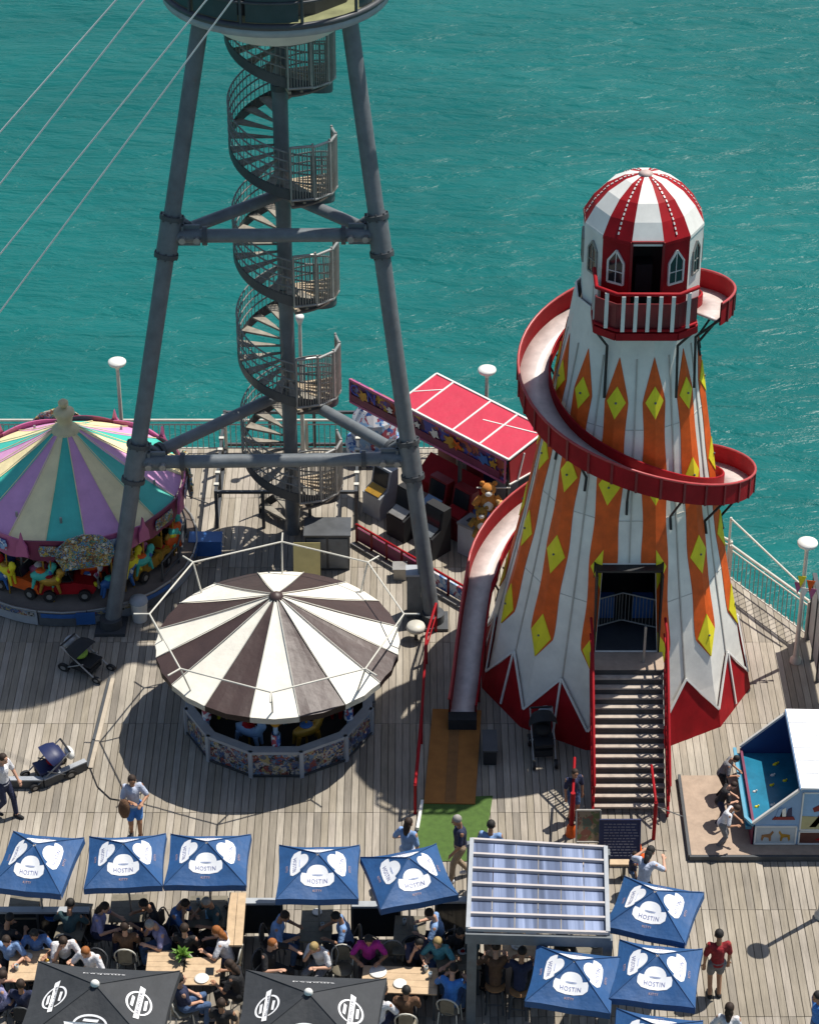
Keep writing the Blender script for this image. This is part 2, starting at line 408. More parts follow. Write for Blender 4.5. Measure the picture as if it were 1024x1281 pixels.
# railings round the pier edge
def railing(name, label, pts, h=1.1, panel=None, toprail=pipe, post_gap=2.0, group=None):
    t = thing(name, label, 'railing', pts[0], 0, group)
    for a, b in zip(pts, pts[1:]):
        a, b = Vector(a), Vector(b); L = (b-a).length; n = max(1, round(L/post_gap))
        for i in range(n+1):
            p = a.lerp(b, i/n); q = MB(); q.box(p+Vector((0,0,h/2)), (.07,.07,h)); q.build('post', toprail, t)
        for z, r in ((h,.035),(.14,.02)):
            q = MB(); q.tube([a+Vector((0,0,z)), b+Vector((0,0,z))], r, 8); q.build('rail', toprail, t)
        q = MB(); q.tube([a+Vector((0,0,h-.13)), b+Vector((0,0,h-.13))], .02, 6); q.build('rail', toprail, t)
        q = MB(); m_ = int(L/.14)
        for i in range(1, m_):
            p = a.lerp(b, i/m_); q.tube([p+Vector((0,0,.14)), p+Vector((0,0,h-.13))], .011, 4, caps=False)
        tag(q.build('balusters', galv, t), None, None, None, 'stuff')
    return t
railing('pier_railing', 'long grey railing along the far edge of the pier deck', [(-15,56.1,0),(1.5,56.1,0)], .98)
railing('pier_railing', 'angled pale railing on the sea edge behind the striped tower', [(1.6,56.0,0),(7.6,50.5,0)])
rr = railing('pier_railing', 'pale railing running to the lamp post with the bunting', [(7.6,50.4,0),(9.15,48.15,0)], 1.05)
q = MB(); q.tube([(7.55,50.5,1.75),(9.1,48.2,1.3)], .025, 6); q.build('upper_rail', pipe, rr)
q = MB(); q.tube([(7.55,50.5,0),(7.55,50.5,1.78)], .03, 6); q.build('post', pipe, rr)
t = thing('windbreak_screen', 'tall grey sheet windbreak at the right edge of the deck', 'screen', (9.2,45.6,0))
ys = [48.1,47.3,46.5,45.7,44.9,44.1]
for a, b in zip(ys, ys[1:]):
    q = MB(); q.box((9.2,(a+b)/2,.95), (.03, a-b-.06, 1.5)); q.build('panel', greyplastic, t)
for y in ys:
    q = MB(); q.box((9.2,y,.9), (.08,.055,1.8)); q.build('post', darksteel, t)
q = MB(); q.box((9.2,46.1,1.83), (.1,4.1,.05)); q.build('top_rail', darksteel, t)

# lamp posts
def lamp(label, x, y, h=3.3, k=1.0):
    t = thing('lamp_post', label, 'lamp post', (x,y,0), 0, 'white disc lamp posts along the pier')
    q = MB(); q.tube([(x,y,0),(x,y,.5),(x,y,h-.12)], [.075,.055,.045], 10); q.build('pole', pipe, t)
    q = MB(); q.lathe([(.05,-.2),(.08,-.12),(.21*k,-.05),(.23*k,.0),(.22*k,.035),(.12*k,.07),(.0,.075)], 20, (x,y,h)); q.build('lamp_shade', white, t)
    q = MB(); q.lathe([(.13,0),(.13,.1),(.07,.16),(.07,.2)], 10, (x,y,0)); q.build('base', pipe, t)
    return t
lamp('white disc lamp post behind the pastel carousel', -7.25, 55.5, 3.05)
lamp('slim lamp post at the far railing, right of the stair column', -2.72, 56.0, 4.05, .5)
lamp('white disc lamp post behind the red roofed stall', 1.9, 54.7)
L4 = lamp('white disc lamp post with bunting at the right railing', 8.8, 47.25)
gp = px(948,1190); lamp('lamp post beyond the right edge that shades the planks', gp.x+3.3/math.tan(radians(SUN_EL))*sin(radians(SUN_AZ)), gp.y+3.3/math.tan(radians(SUN_EL))*cos(radians(SUN_AZ)))
t = thing('bunting', 'yellow and pink bunting tied to the right lamp post', 'bunting', (8.8,47.2,2.2))
for k, (dx, dz, c) in enumerate(((-.16,.12,yellow),(-.22,-.05,pinkpaint),(.05,.0,orange),(-.08,-.2,cream),(.1,-.22,pinkpaint))):
    q = MB(); q.plate([(8.8+dx,47.17,2.35+dz),(8.8+dx+.2,47.15,2.33+dz),(8.8+dx+.08,47.13,2.05+dz)], .008); q.build('flag', c, t)

# ================================================================== RIDE TOWER
CX_, CY_ = -2.85, 52.5
ROUND = steel
tw = thing('ride_tower', 'grey steel ride tower on splayed tubular legs beside the pastel carousel', 'tower', (CX_,CY_,0))
q = MB(); q.tube([(CX_,CY_,0),(CX_,CY_,14.3)], .175, 20); col = q.build('column', ROUND, tw)
for z in (1.4,4.2,6.7,9.4,11.8):
    q = MB(); q.tube([(CX_,CY_,z),(CX_,CY_,z+.14)], .205, 20); q.build('collar', darksteel, col)
def legpt(s, z):
    base = Vector((-6.92,48.55,0)) if s < 0 else Vector((.55,48.75,0)); top = Vector((CX_+s*1.62, 51.35, 13.6))
    return base.lerp(top, z/13.6)
for s in (-1, 1):
    q = MB(); q.tube([legpt(s,0), legpt(s,14.0)], .185, 20); lg = q.build('leg', ROUND, tw)
    d = (legpt(s,14)-legpt(s,0)).normalized()
    for zz in (4.05, 9.25):
        for o in (-.42, .42):
            p = legpt(s, zz+o); q = MB(); q.tube([p-d*.05,p+d*.05], .27, 16)
            for k in range(8):
                a = 2*pi*k/8; u = d.orthogonal().normalized(); v = d.cross(u); b = p + (u*cos(a)+v*sin(a))*.235
                q.tube([b-d*.09,b+d*.09], .022, 6)
            q.build('flange', darksteel, lg)
        p = legpt(s, zz); q = MB(); q.tube([p-d*.4,p+d*.4], .235, 16); q.build('clamp', steel, lg)
        for px_ in (-.62,-.3):
            q = MB(); c_ = p+Vector((-s*abs(px_),-.02,.0)); q.cyl(c_+Vector((0,-.24,0)), c_+Vector((0,.24,0)), .075, 12); q.build('joint_pin', galv, lg)
        q = MB(); q.tube([p+Vector((-s*.1,.1,.3)),p+Vector((-s*.3,.28,.24)),p+Vector((-s*.5,.34,.05))],.07,8); q.build('lug', steel, lg)
        q = MB(); q.box(p+Vector((-s*.42,.05,0)), (.5,.06,.5)); q.box(p+Vector((-s*.3,.2,.05)), (.06,.5,.4)); q.build('gusset', steel, lg)
    q = MB(); b = legpt(s,0); q.box(b+Vector((0,0,.04)), (.7,.7,.08)); q.tube([b,b+Vector((0,0,.3))], .26, 16); q.build('base_plate', darksteel, lg)
for zz in (4.05, 9.25):
    a, b = legpt(-1,zz), legpt(1,zz)
    q = MB(); q.tube([a,b], .155, 18); bm = q.build('beam', steel, tw)
    for f in (.17,.83):
        p = a.lerp(b,f); q = MB(); q.tube([p-Vector((.05,0,0)),p+Vector((.05,0,0))], .215, 16); q.build('flange', darksteel, bm)
    for s, p in ((-1,a),(1,b)):
        e = Vector((CX_,CY_,zz)); st = p.lerp(e,.06)
        q = MB(); q.tube([st,e], .14, 16); br = q.build('brace', steel, tw)
        m1 = st.lerp(e,.1); dd = (e-st).normalized()
        q = MB(); q.tube([m1-dd*.05,m1+dd*.05], .21, 14); q.build('flange', darksteel, br)
# observation drum at the top
DZ = 14.08; R = 2.46
q = MB(); q.lathe([(.2,-.74),(1.30,-.70),(1.42,-.62),(1.75,-.2),(2.2,-.03)], 48, (CX_,CY_,DZ)); q.build('underside', white, tw)
q = MB(); q.lathe([(2.15,-.04),(R-.12,-.02),(R,.0),(R,.2),(R-.1,.2),(R-.1,.1),(1.2,.1)], 48, (CX_,CY_,DZ)); q.build('platform', greyplastic, tw)
q = MB(); q.lathe([(R+.02,.16),(R+.06,.2),(R+.06,.27),(R-.02,.3),(R-.06,.25)], 48, (CX_,CY_,DZ)); q.build('rim', darksteel, tw)
q = MB(); q.lathe([(0,.12),(R-.12,.12)], 40, (CX_,CY_,DZ)); q.build('floor', mat('drum_floor',(.20,.21,.10),.8,var=.4,vscale=2), tw)
q = MB(); q.lathe([(1.75,.12),(1.75,2.3),(1.9,2.35),(0,2.5)], 12, (CX_,CY_,DZ), sm=False); q.build('cabin', darksteel, tw)
for z in (.75,1.25):
    q = MB(); q.tube([(CX_+R*cos(2*pi*k/40), CY_+R*sin(2*pi*k/40), DZ+z) for k in range(40)], .028, 6, True); q.build('guard_rail', darksteel, tw)
for k in range(12):
    a = 2*pi*(k+.5)/12; q = MB(); q.tube([(CX_+R*cos(a),CY_+R*sin(a),DZ+.2),(CX_+R*cos(a),CY_+R*sin(a),DZ+1.3)], .035, 6); q.build('rail_post', darksteel, tw)
for k in range(12):
    a0, a1 = 2*pi*(k+.52)/12+.03, 2*pi*(k+1.5)/12-.03
    if k in (9,): continue
    q = MB(); A = [(CX_+(R-.02)*cos(a0+(a1-a0)*i/4), CY_+(R-.02)*sin(a0+(a1-a0)*i/4), DZ+.32) for i in range(5)]
    q.strip(A, [(x,y,DZ+1.2) for x,y,z in A], (0,.015,0)); q.build('guard_panel', mat('smoked_panel',(.05,.055,.06),.3,var=.2), tw)
q = MB(); q.lathe([(.7,-.05),(.75,0),(.75,.12),(.6,.12)], 20, (CX_+3.2,CY_-.2,DZ+.75)); q.build('side_platform', greyplastic, tw)

# spiral staircase round the column
st = thing('spiral_staircase', 'rusty spiral staircase winding up round the grey tower column', 'staircase', (CX_,CY_,0))
PITCHZ, NT, RO = 2.68, 17, 1.16
def sp(a, r, z): return Vector((CX_+r*cos(a), CY_+r*sin(a), z))
def sa(z): return radians(-90) - 2*pi*(z-1.85)/PITCHZ          # the stair climbs front, left, back, right
ntot = int(13.3/PITCHZ*NT)
for i in range(ntot):
    z = .2 + i*PITCHZ/NT; a = sa(z); da = 2*pi/NT*.5; wa = da*.62
    q = MB(); q.prism([sp(a-wa*.6,.17,z), sp(a-wa,RO,z), sp(a+wa,RO,z), sp(a+wa*.6,.17,z)], (0,0,.05)); q.build('tread', rusty, st)
def helix(r, dz, n=240, z0=.15, z1=13.4): return [sp(sa(z0+(z1-z0)*k/n), r, z0+(z1-z0)*k/n+dz) for k in range(n+1)]
q = MB(); q.strip(helix(RO,-.16), helix(RO,.12)); q.strip(helix(RO+.014,.1), helix(RO+.014,-.12)); q.strip(helix(RO,.1), helix(RO+.014,.1)); q.build('stringer', darksteel, st)
for dz in (1.0,.78,.55,.32):
    q = MB(); q.tube(helix(RO,dz), .02, 6); q.build('handrail', stairrail, st)
q = MB()
for p in helix(RO,0,n=ntot*4): q.tube([p, p+Vector((0,0,1.0))], .009, 4, caps=False)
tag(q.build('balusters', stairrail, st), None, None, None, 'stuff')
# caged guard panels and resting plates where each turn comes round on the right
for j in range(5):
    zf = 1.85 + PITCHZ*j
    for k in range(4):
        a0 = radians(-78+26*k); a1 = a0+radians(25); rr_ = RO+.06; zb = zf-.10-.09*k
        q = MB()
        for a in (a0,a1): q.tube([sp(a,rr_,zb-.12),sp(a,rr_,zb+1.16)], .028, 6)
        q.tube([sp(a0,rr_,zb+1.16),sp(a1,rr_,zb+1.10)], .036, 6); q.tube([sp(a0,rr_,zb-.12),sp(a1,rr_,zb-.18)], .036, 6)
        for i in range(1,8):
            a = a0+(a1-a0)*i/8; q.tube([sp(a,rr_,zb-.14),sp(a,rr_,zb+1.13)], .011, 4, caps=False)
        q.build('guard_cage', galv, st)
    zz = zf-.42
    q = MB(); pts = [sp(radians(-78),.19,zz)] + [sp(radians(-78+11*k),RO+.07,zz) for k in range(10)] + [sp(radians(21),.19,zz)]
    q.prism(pts, (0,0,.04)); lm = q.build('landing', mat('landing_plate',(.16,.13,.10),.7,var=.4,vscale=5), st)
    for k in range(8):
        a = radians(-76+13.5*k); q = MB(); q.beam(sp(a,.22,zz+.07), sp(a,RO,zz+.07), .06, .06); q.build('landing_rib', mat('pale_rib',(.42,.33,.22),.7,var=.3), lm)
# guy cables
for (u0,v0,u1,v1,Y,lab) in ((145,0,0,165,46.5,'leftmost pale cable running down across the sea'),(180,0,0,230,47.2,'second pale cable from the left crossing the sea'),
                        (258,0,0,318,48.4,'third pale cable, passing the left rim of the drum'),(290,0,0,390,49.2,'fourth pale cable, nearest the left tower leg')):
    a = pxy(u0,v0,Y); b = pxy(u1,v1,Y-.6); d = b-a
    e1 = a - d*1.1; e2 = a + d*2.6
    q = MB(); q.tube([e1,a,b,e2], .018, 6); o = q.build('cable', mat('steel_cable',(.75,.74,.68),.45,var=.1)); tag(o, lab, 'cable', 'cables from the tower')

# ================================================================== HELTER SKELTER
HX, HY = 4.65, 47.1
hs = thing('helter_skelter', 'tall helter skelter tower with orange and white stripes and yellow diamonds', 'helter skelter', (HX,HY,0))
RT = [(0,3.08),(.4,3.0),(1,2.84),(2,2.64),(3,2.43),(4,2.23),(5,2.05),(6,1.88),(7,1.71),(8,1.54),(9,1.36),(9.8,1.25),(11.6,1.23)]
def Rz(z):
    if z <= 0: return RT[0][1]
    for (a,ra),(b,rb) in zip(RT,RT[1:]):
        if z <= b: return ra+(rb-ra)*(z-a)/(b-a)
    return RT[-1][1]
def fac(phi):      # distance factor on the flat facets; ridges at 285+30k degrees, seams (facet middles) at 270+30k
    d = ((math.degrees(phi)-270+15) % 30) - 15
    return cos(radians(15))/cos(radians(d))
def hp(phi, z, off=0):
    r = (Rz(z)+off)*fac(phi); return Vector((HX+r*cos(phi), HY+r*sin(phi), z))
DOOR = (2.3, 4.25)
ZS = [0,.4,1,1.6,2.3,3,3.6,4.25,5,6,7,8,9,9.8]
for k, part_ in [(0,0),(0,1)]+[(k,2) for k in range(1,12)]:
    c = radians(270+30*k); a0, a1 = c-radians(15), c+radians(15)
    q = MB()
    for h0, h1 in ((a0,c),(c,a1)):
        for z0, z1 in zip(ZS, ZS[1:]):
            if part_ < 2 and (DOOR[0] <= (z0+z1)/2 <= DOOR[1] or ((z0+z1)/2 > DOOR[1]) != bool(part_)): continue
            vs = [hp(h0,z0),hp(h1,z0),hp(h1,z1),hp(h0,z1)]; n_ = Vector((cos((h0+h1)/2),sin((h0+h1)/2),0))*.03
            q.add([v-n_ for v in vs]+vs, [(4,5,6,7),(3,2,1,0),(0,1,5,4),(2,3,7,6),(1,2,6,5),(3,0,4,7)])
    fp = q.build('wall_panel', cream, hs)
    if part_ == 0: continue
    # the seam batten
    q = MB(); zz = [4.35,5,6,7,8,8.9] if k == 0 else [.1,1.3,2.5,4,5,6,7,8,8.9]
    for z0, z1 in zip(zz,zz[1:]): q.beam(hp(c,z0,.012), hp(c,z1,.012), .03, .025, up=(cos(c),sin(c),0))
    for zj in (3.35,5.3,7.35) if k else (5.3,7.35):
        q.beam(hp(a0+.005,zj,.004), hp(c,zj,.004), .012,.012); q.beam(hp(c,zj,.004), hp(a1-.005,zj,.004), .012,.012)
    q.build('seam_batten', mat('seam_paint',(.46,.43,.38),.6,var=.2), fp)
for k in range(12):
    c = radians(285+30*k)
    # wavy stripe folded over the ridge
    DI = [(7.96,.36,.20),(6.08,.41,.235),(4.2,.46,.26),(2.25,.52,.285)]
    def hw(z):
        if z >= 7.96: return max(.004, .255*(8.95-z)/(8.95-7.96))
        for (za,ha,wa),(zb,hb,wb) in zip(DI,DI[1:]):
            if zb <= z <= za:
                f = (z-zb)/(za-zb); w_ = wb+(wa-wb)*f; dip = .5-.5*cos(2*pi*(f-.08)); return (w_+.055)*(1-.13*min(1,max(0,dip))) 
        return max(.004, .34*(z-1.72)/(2.25-1.72)) if z < 2.25 else .3
    zs = [1.73+(8.94-1.73)*i/58 for i in range(59)]
    q = MB(); 
    for side in (-1,1):
        A = [hp(c,z,.012) for z in zs]; B = [hp(c+side*hw(z)/(Rz(z)), z,.012) for z in zs]
        if side < 0: A, B = B, A
        n_ = Vector((cos(c),sin(c),0))*.014
        for i in range(len(zs)-1):
            if ((k == 0 and side < 0) or (k == 11 and side > 0)) and zs[i] < DOOR[1]+.06: continue
            q.add([A[i],B[i],B[i+1],A[i+1]], [(0,1,2,3)])
        E = B if side > 0 else A
        for i in range(len(zs)-1):
          if not (((k == 0 and side < 0) or (k == 11 and side > 0)) and zs[i] < DOOR[1]+.06): q.add([E[i],E[i]-n_,E[i+1]-n_,E[i+1]], [(0,1,2,3),(3,2,1,0)])
    so_ = q.build('stripe', orange, hs)
    for (zc,hh,wd) in DI:
        q = MB(); T = hp(c,zc+hh,.03); Bm = hp(c,zc-hh,.03); C0 = hp(c,zc,.03); 
        for side in (-1,1):
            if ((k == 0 and side < 0) or (k == 11 and side > 0)) and zc < 4.5: continue
            S = hp(c+side*wd/Rz(zc), zc, .03); q.add([Bm,S,T,C0] if side>0 else [T,S,Bm,C0], [(0,1,3),(1,2,3)])
            n_ = Vector((cos(c),sin(c),0))*.016
            q.add([Bm,S,T,Bm-n_,S-n_,T-n_], [(0,3,4,1),(1,4,5,2)] if side>0 else [(1,4,3,0),(2,5,4,1)])
        b = hp(c,zc,.036); q.ell(b, (.028,.028,.028), 6, 1)
        q.build('diamond', [yellow, printgrey], so_)
# red skirt with a white zigzag edge
for k in range(12):
    c = radians(285+30*k); q = MB()
    l, r_ = c-radians(15), c+radians(15); ZH, ZL = 1.42, .42
    if k == 11 or k == 0: pass
    for s, e in ((-1,l),(1,r_)):
        m_ = (c+e)/2; zm = (ZH+ZL)/2
        quad = [hp(c,0,.05),hp(m_,0,.05),hp(e,0,.05),hp(e,ZH,.05),hp(m_,zm,.05),hp(c,ZL,.05)]
        if s < 0: quad = quad[::-1]
        q.add(quad, [(0,1,2,3,4,5)])
        n_ = Vector((cos(c),sin(c),0))*.055
        top = [hp(c,ZL,.05),hp(m_,zm,.05),hp(e,ZH,.05)]
        for i in range(2): q.add([top[i],top[i+1],top[i+1]-n_,top[i]-n_], [(0,1,2,3),(3,2,1,0)])
    o = q.build('skirt_panel', red, hs)
    q = MB()
    for e in (l,r_):
        q.beam(hp(c,ZL+.03,.06), hp(e,ZH+.03,.06), .05, .03, up=(cos(c),sin(c),0))
    q.build('skirt_trim', white, o)
    if k not in (0,11):
        q = MB(); q.beam(hp(r_,.1,.075), hp(r_,ZH,.075), .045, .03, up=(cos(r_),sin(r_),0)); q.build('seam_rod', white, o)
# doorway
DX = HX; yf = hp(radians(270), DOOR[0]).y
q = MB(); q.box((DX,yf+1.15,DOOR[0]-.05), (1.5,2.3,.06)); q.build('doorway_floor', darksteel, hs)
q = MB()
for sx in (-1,1): q.box((DX+sx*.72,yf+1.35,(DOOR[0]+DOOR[1])/2), (.04,1.9,2.1))
q.box((DX,yf+2.3,(DOOR[0]+DOOR[1])/2), (1.5,.04,2.1)); q.box((DX,yf+1.4,DOOR[1]+.05), (1.5,1.7,.04)); q.build('doorway_dark_box', black, hs)  # black box puts the shade inside the tower into its colour
for s in (-1,1):
    dr = MB(); dr.box((DX+s*.69,yf+.30,(DOOR[0]+DOOR[1])/2), (.035,.66,2.0)); dr.build('door_jamb', black, hs)
q = MB(); q.box((DX,yf+.40,DOOR[1]+.03), (1.42,.5,.05)); q.build('door_head', black, hs)
q = MB(); zc = DOOR[0]
c0 = Vector((DX-.05,yf+.9,zc)); 
for e in (Vector((DX-.68,yf+.62,zc)), Vector((DX+.68,yf+.62,zc))):
    for z in (.18,.9): q.tube([c0+Vector((0,0,z)), e+Vector((0,0,z))], .02, 6)
    for i in range(11):
        p = c0.lerp(e,i/10); q.tube([p+Vector((0,0,.18)),p+Vector((0,0,.9))], .009 if i else .022, 5)
q.build('inner_gate', galv, hs)
for sx in (-.42,.42):
    q = MB(); q.box((DX+sx,yf+1.2,zc+.35), (.45,.2,.55)); q.build('mat_bin', bluecrate, hs)
# cabin
HC = HX+.10
CB0, CB1 = 9.85, 11.52
for k in range(12):
    c = radians(270+30*k); a0, a1 = c-radians(15), c+radians(15)
    isred = k in (1,11); r_ = 1.235
    P = lambda a, z, o=0: Vector((HC+(r_+o)*cos(a), HY+(r_+o)*sin(a), z))
    if k != 0:
        q = MB(); n_ = Vector((cos(c),sin(c),0))*.03
        vs = [P(a0,CB0-.1),P(a1,CB0-.1),P(a1,CB1),P(a0,CB1)]; q.add(vs+[v-n_ for v in vs], [(0,1,2,3),(7,6,5,4),(4,5,1,0),(6,7,3,2),(5,6,2,1),(7,4,0,3)])
        fc = q.build('cabin_panel', red if isred else white, hs)
    else:
        q = MB(); vs = [P(a0,CB0),P(a1,CB0),P(a1,CB1),P(a0,CB1)]; n_ = Vector((0,-1,0))
        for A, B in ((vs[0],vs[3]),(vs[1],vs[2]),(vs[2],vs[3])): q.beam(A+n_*.012,B+n_*.012,.05,.05)
        fc = q.build('door_frame', darkred, hs)
        q = MB(); q.box((HC,HY-.3,10.7), (.9,.04,1.7)); q.build('cabin_dark_backing', black, hs)  # black board, the cabin's inner darkness given as colour
        q = MB(); q.box((HC,HY-.55,10.3), (.34,.3,.9)); q.build('cabin_mat_pile', blackfab, hs)
    if k in (1,2,10,11,3,9):
        tng = Vector((-sin(c),cos(c),0)); nn = Vector((cos(c),sin(c),0)); ctr = Vector((HC,HY,0))+nn*(r_*cos(radians(15))+.008)
        ow = .175; pts2 = [(-ow,10.52),(ow,10.52),(ow,11.0),(0,11.26),(-ow,11.0)]
        if k in (2,3,9,10): pts2 = [(-ow*.8,10.52),(ow*.8,10.52),(ow*.8,11.05),(0,11.24),(-ow*.8,11.05)]
        q = MB(); pp = [ctr+tng*x+Vector((0,0,z)) for x,z in pts2]; q.prism(pp, nn*.012); wd = q.build('window', glass_dark, fc)
        q = MB()
        for i in range(5): q.beam(pp[i]+nn*.012, pp[(i+1)%5]+nn*.012, .04,.04, up=nn)
        q.beam((pp[0]+pp[1])/2+nn*.012, pp[3]+nn*.012, .016,.02, up=nn); q.beam((pp[1]*.45+pp[2]*.55)+nn*.012,(pp[0]*.45+pp[4]*.55)+nn*.012,.016,.02, up=nn)
        q.build('window_frame', white if isred else galv, fc)
# dome
DP = [(1.25,11.44),(1.245,11.5),(1.04,11.86),(.78,12.15),(.42,12.37),(.1,12.45)]
for k in range(12):
    c = radians(270+30*k); a0, a1 = c-radians(15), c+radians(15); q = MB()
    A = [Vector((HC+r*cos(a0),HY+r*sin(a0),z)) for r,z in DP]; B = [Vector((HC+r*cos(a1),HY+r*sin(a1),z)) for r,z in DP]
    for i in range(len(DP)-1):
        n_ = Vector((cos(c)*.02,sin(c)*.02,.015))
        q.add([A[i]-n_,B[i]-n_,B[i+1]-n_,A[i+1]-n_,A[i],B[i],B[i+1],A[i+1]], [(4,5,6,7),(3,2,1,0),(0,1,5,4),(1,2,6,5),(3,0,4,7)])
    dpn = q.build('dome_panel', red if k % 2 else white, hs)
    if k % 2:
        q = MB()
        for j in range(14):
            f = .06+.86*j/14; 
            def dpt(f):
                x = f*(len(DP)-2)+1; i = min(int(x),len(DP)-2); g_ = x-i; r = (DP[i][0]+(DP[i+1][0]-DP[i][0])*g_)*cos(radians(15))+.012; z = DP[i][1]+(DP[i+1][1]-DP[i][1])*g_+.008
                return Vector((HC+r*cos(c),HY+r*sin(c),z))
            q.beam(dpt(f), dpt(f+.035), .03,.014, up=(cos(c),sin(c),.6))
        tag(q.build('light_strip', white, dpn), None, None, None, 'stuff')
q = MB(); q.lathe([(.14,12.41),(.15,12.46),(.08,12.5),(0,12.51)], 12, (HC,HY,0)); q.build('dome_cap', mat('dome_cap_paint',(.5,.38,.34),.6), hs)
# balcony
bz = 9.82
bp2 = [(-1.02,-.85),(-1.02,-1.62),(-.62,-1.93),(.62,-1.93),(1.02,-1.62),(1.02,-.85)]
bl = [Vector((HC+x,HY+y,bz)) for x,y in bp2]
q = MB(); q.prism([p-Vector((0,0,.12)) for p in bl], (0,0,.12)); bal = q.build('balcony', darkred, hs)
q = MB()
for a, b in zip(bl,bl[1:]): q.beam(a+Vector((0,0,-.04)), b+Vector((0,0,-.04)), .07,.16)
q.build('fascia', red, bal)
for h, r in ((.92,.045),(.1,.03)):
    q = MB(); q.tube([p+Vector((0,0,h)) for p in bl[:5]], r, 8); q.build('hand_rail', red, bal)
for a, b, n in ((bl[1],bl[2],1),(bl[2],bl[3],5),(bl[3],bl[4],1),(bl[0],bl[1],2)):
    for i in range(n if n != 2 else 2):
        p = a.lerp(b,(i+.5)/max(n,1)); q = MB(); q.box(p+Vector((0,-.045,.5)), (.075,.04,.8)); q.build('baluster', white, bal)
    q = MB(); q.beam(a.lerp(b,0)+Vector((0,.05,.35)), b+Vector((0,.05,.35)), .02,.66, up=(0,0,1)); q.build('rail_panel', mat('deep_red_panel',(.17,.008,.014),.5,var=.3), bal)
for x in (-1.0,1.0,1.55):
    q = MB(); yy = -1.6 if abs(x) < 1.2 else -1.15
    q.tube([(HC+x,HY+yy,bz-.1),(HC+x*.72,HY-1.25 if x<1.2 else HY-.9,bz-.65),(HC+x*.74,HY-1.4 if x<1.2 else HY-1.0,bz-1.8)], .03, 6); q.build('bracket', black, hs)

# slide
KEY = [(-35,9.75),(0,9.45),(90,8.62),(180,7.68),(270,6.58),(360,5.0),(450,3.5),(535,2.15)]
def zs_(d):
    for (a,za),(b,zb) in zip(KEY,KEY[1:]):
        if d <= b: return za+(zb-za)*(d-a)/(b-a)
    return KEY[-1][1]
def smooth_z(d): return sum(zs_(min(535,max(-35,d+o))) for o in range(-24,25,6))/9
W_IN, W_OUT = .12, .74
N_ = 200; D = [-35+570*i/N_ for i in range(N_+1)]
inn = []; out = []
for d in D:
    z = smooth_z(d); a = radians(d); ri = Rz(z)+W_IN; ro = Rz(z)+W_OUT
    inn.append(Vector((HX+ri*cos(a),HY+ri*sin(a),z+.03))); out.append(Vector((HX+ro*cos(a),HY+ro*sin(a),z)))
# straight run-out towards the camera
i0, o0 = inn[-1], out[-1]; end = px(578,893,.28); prev_i, prev_o = inn[-1], out[-1]
mid0 = (i0+o0)/2; slope_end = Vector((end.x, end.y, .28))
for i in range(1,13):
    f = i/12; zf = mid0.z + (slope_end.z-mid0.z)*(f*1.25 if f < .6 else .75+.25*(1-(1-(f-.6)/.4)**2)) if True else 0
    x = mid0.x+(slope_end.x-mid0.x)*(f**.7); y = mid0.y+(slope_end.y-mid0.y)*f
    inn.append(Vector((x+.27,y,zf))); out.append(Vector((x-.27,y,zf)))
sl_ = MB(); sl_.strip(inn, out, -.05, sm=True); slo = sl_.build('slide', slidefl, hs)
def up_(L, h): return [p+Vector((0,0,h)) for p in L]
q = MB(); o2 = [o_+(o_-i_).normalized()*.03 for o_,i_ in zip(out,inn)]
q.strip(up_(out,-.1), up_(out,.40)); q.strip(up_(o2,.40), up_(o2,-.1)); q.strip(up_(out,.40), up_(o2,.40)); q.strip(up_(o2,-.1), up_(out,-.1)); q.build('outer_wall', red, slo)
q = MB(); i2 = [i_+(i_-o_).normalized()*.025 for o_,i_ in zip(out,inn)]
q.strip(up_(inn,.22), up_(inn,-.06)); q.strip(up_(i2,-.06), up_(i2,.22)); q.strip(up_(i2,.22), up_(inn,.22)); q.build('inner_wall', red, slo)
q = MB(); q.tube(up_(o2,.41)[::2], .03, 6); q.build('top_rim', mat('pale_red_rim',(.42,.05,.05),.35,var=.2), slo)
q = MB(); q.tube(up_(i2,.23)[::2], .024, 6); q.build('top_rim', red, slo)
for i in range(3, N_, 4):
    q = MB(); d_ = (out[i]-inn[i]).normalized(); p = out[i]+d_*.045; q.box(p+Vector((0,0,.15)), (.05,.03,.5), math.atan2(d_.y,d_.x)+pi/2); q.build('wall_rib', darkred, slo)
for i in range(6, N_, 10):
    p = (out[i]*.75+inn[i]*.25)+Vector((0,0,-.08)); z = p.z-.75; a = radians(D[i])
    w = Vector((HX+(Rz(z)*fac(a)+.02)*cos(a), HY+(Rz(z)*fac(a)+.02)*sin(a), z))
    q = MB(); q.tube([p,w], .028, 6); q.tube([w, w+Vector((0,0,-.3))+Vector((cos(a),sin(a),0))*.06], .028, 6); q.build('slide_bracket', black, slo)
for f in (.35,.7,.98):
    i = N_+int(12*f); 
    for L in (inn,out):
        q = MB(); q.tube([L[i]-Vector((0,0,.05)), Vector((L[i].x,L[i].y,0))], .03, 6); q.build('slide_leg', darkred, slo)
q = MB(); q.box((end.x,end.y-.12,.16), (.62,.3,.3)); q.build('slide_end_pad', blackfab, slo)

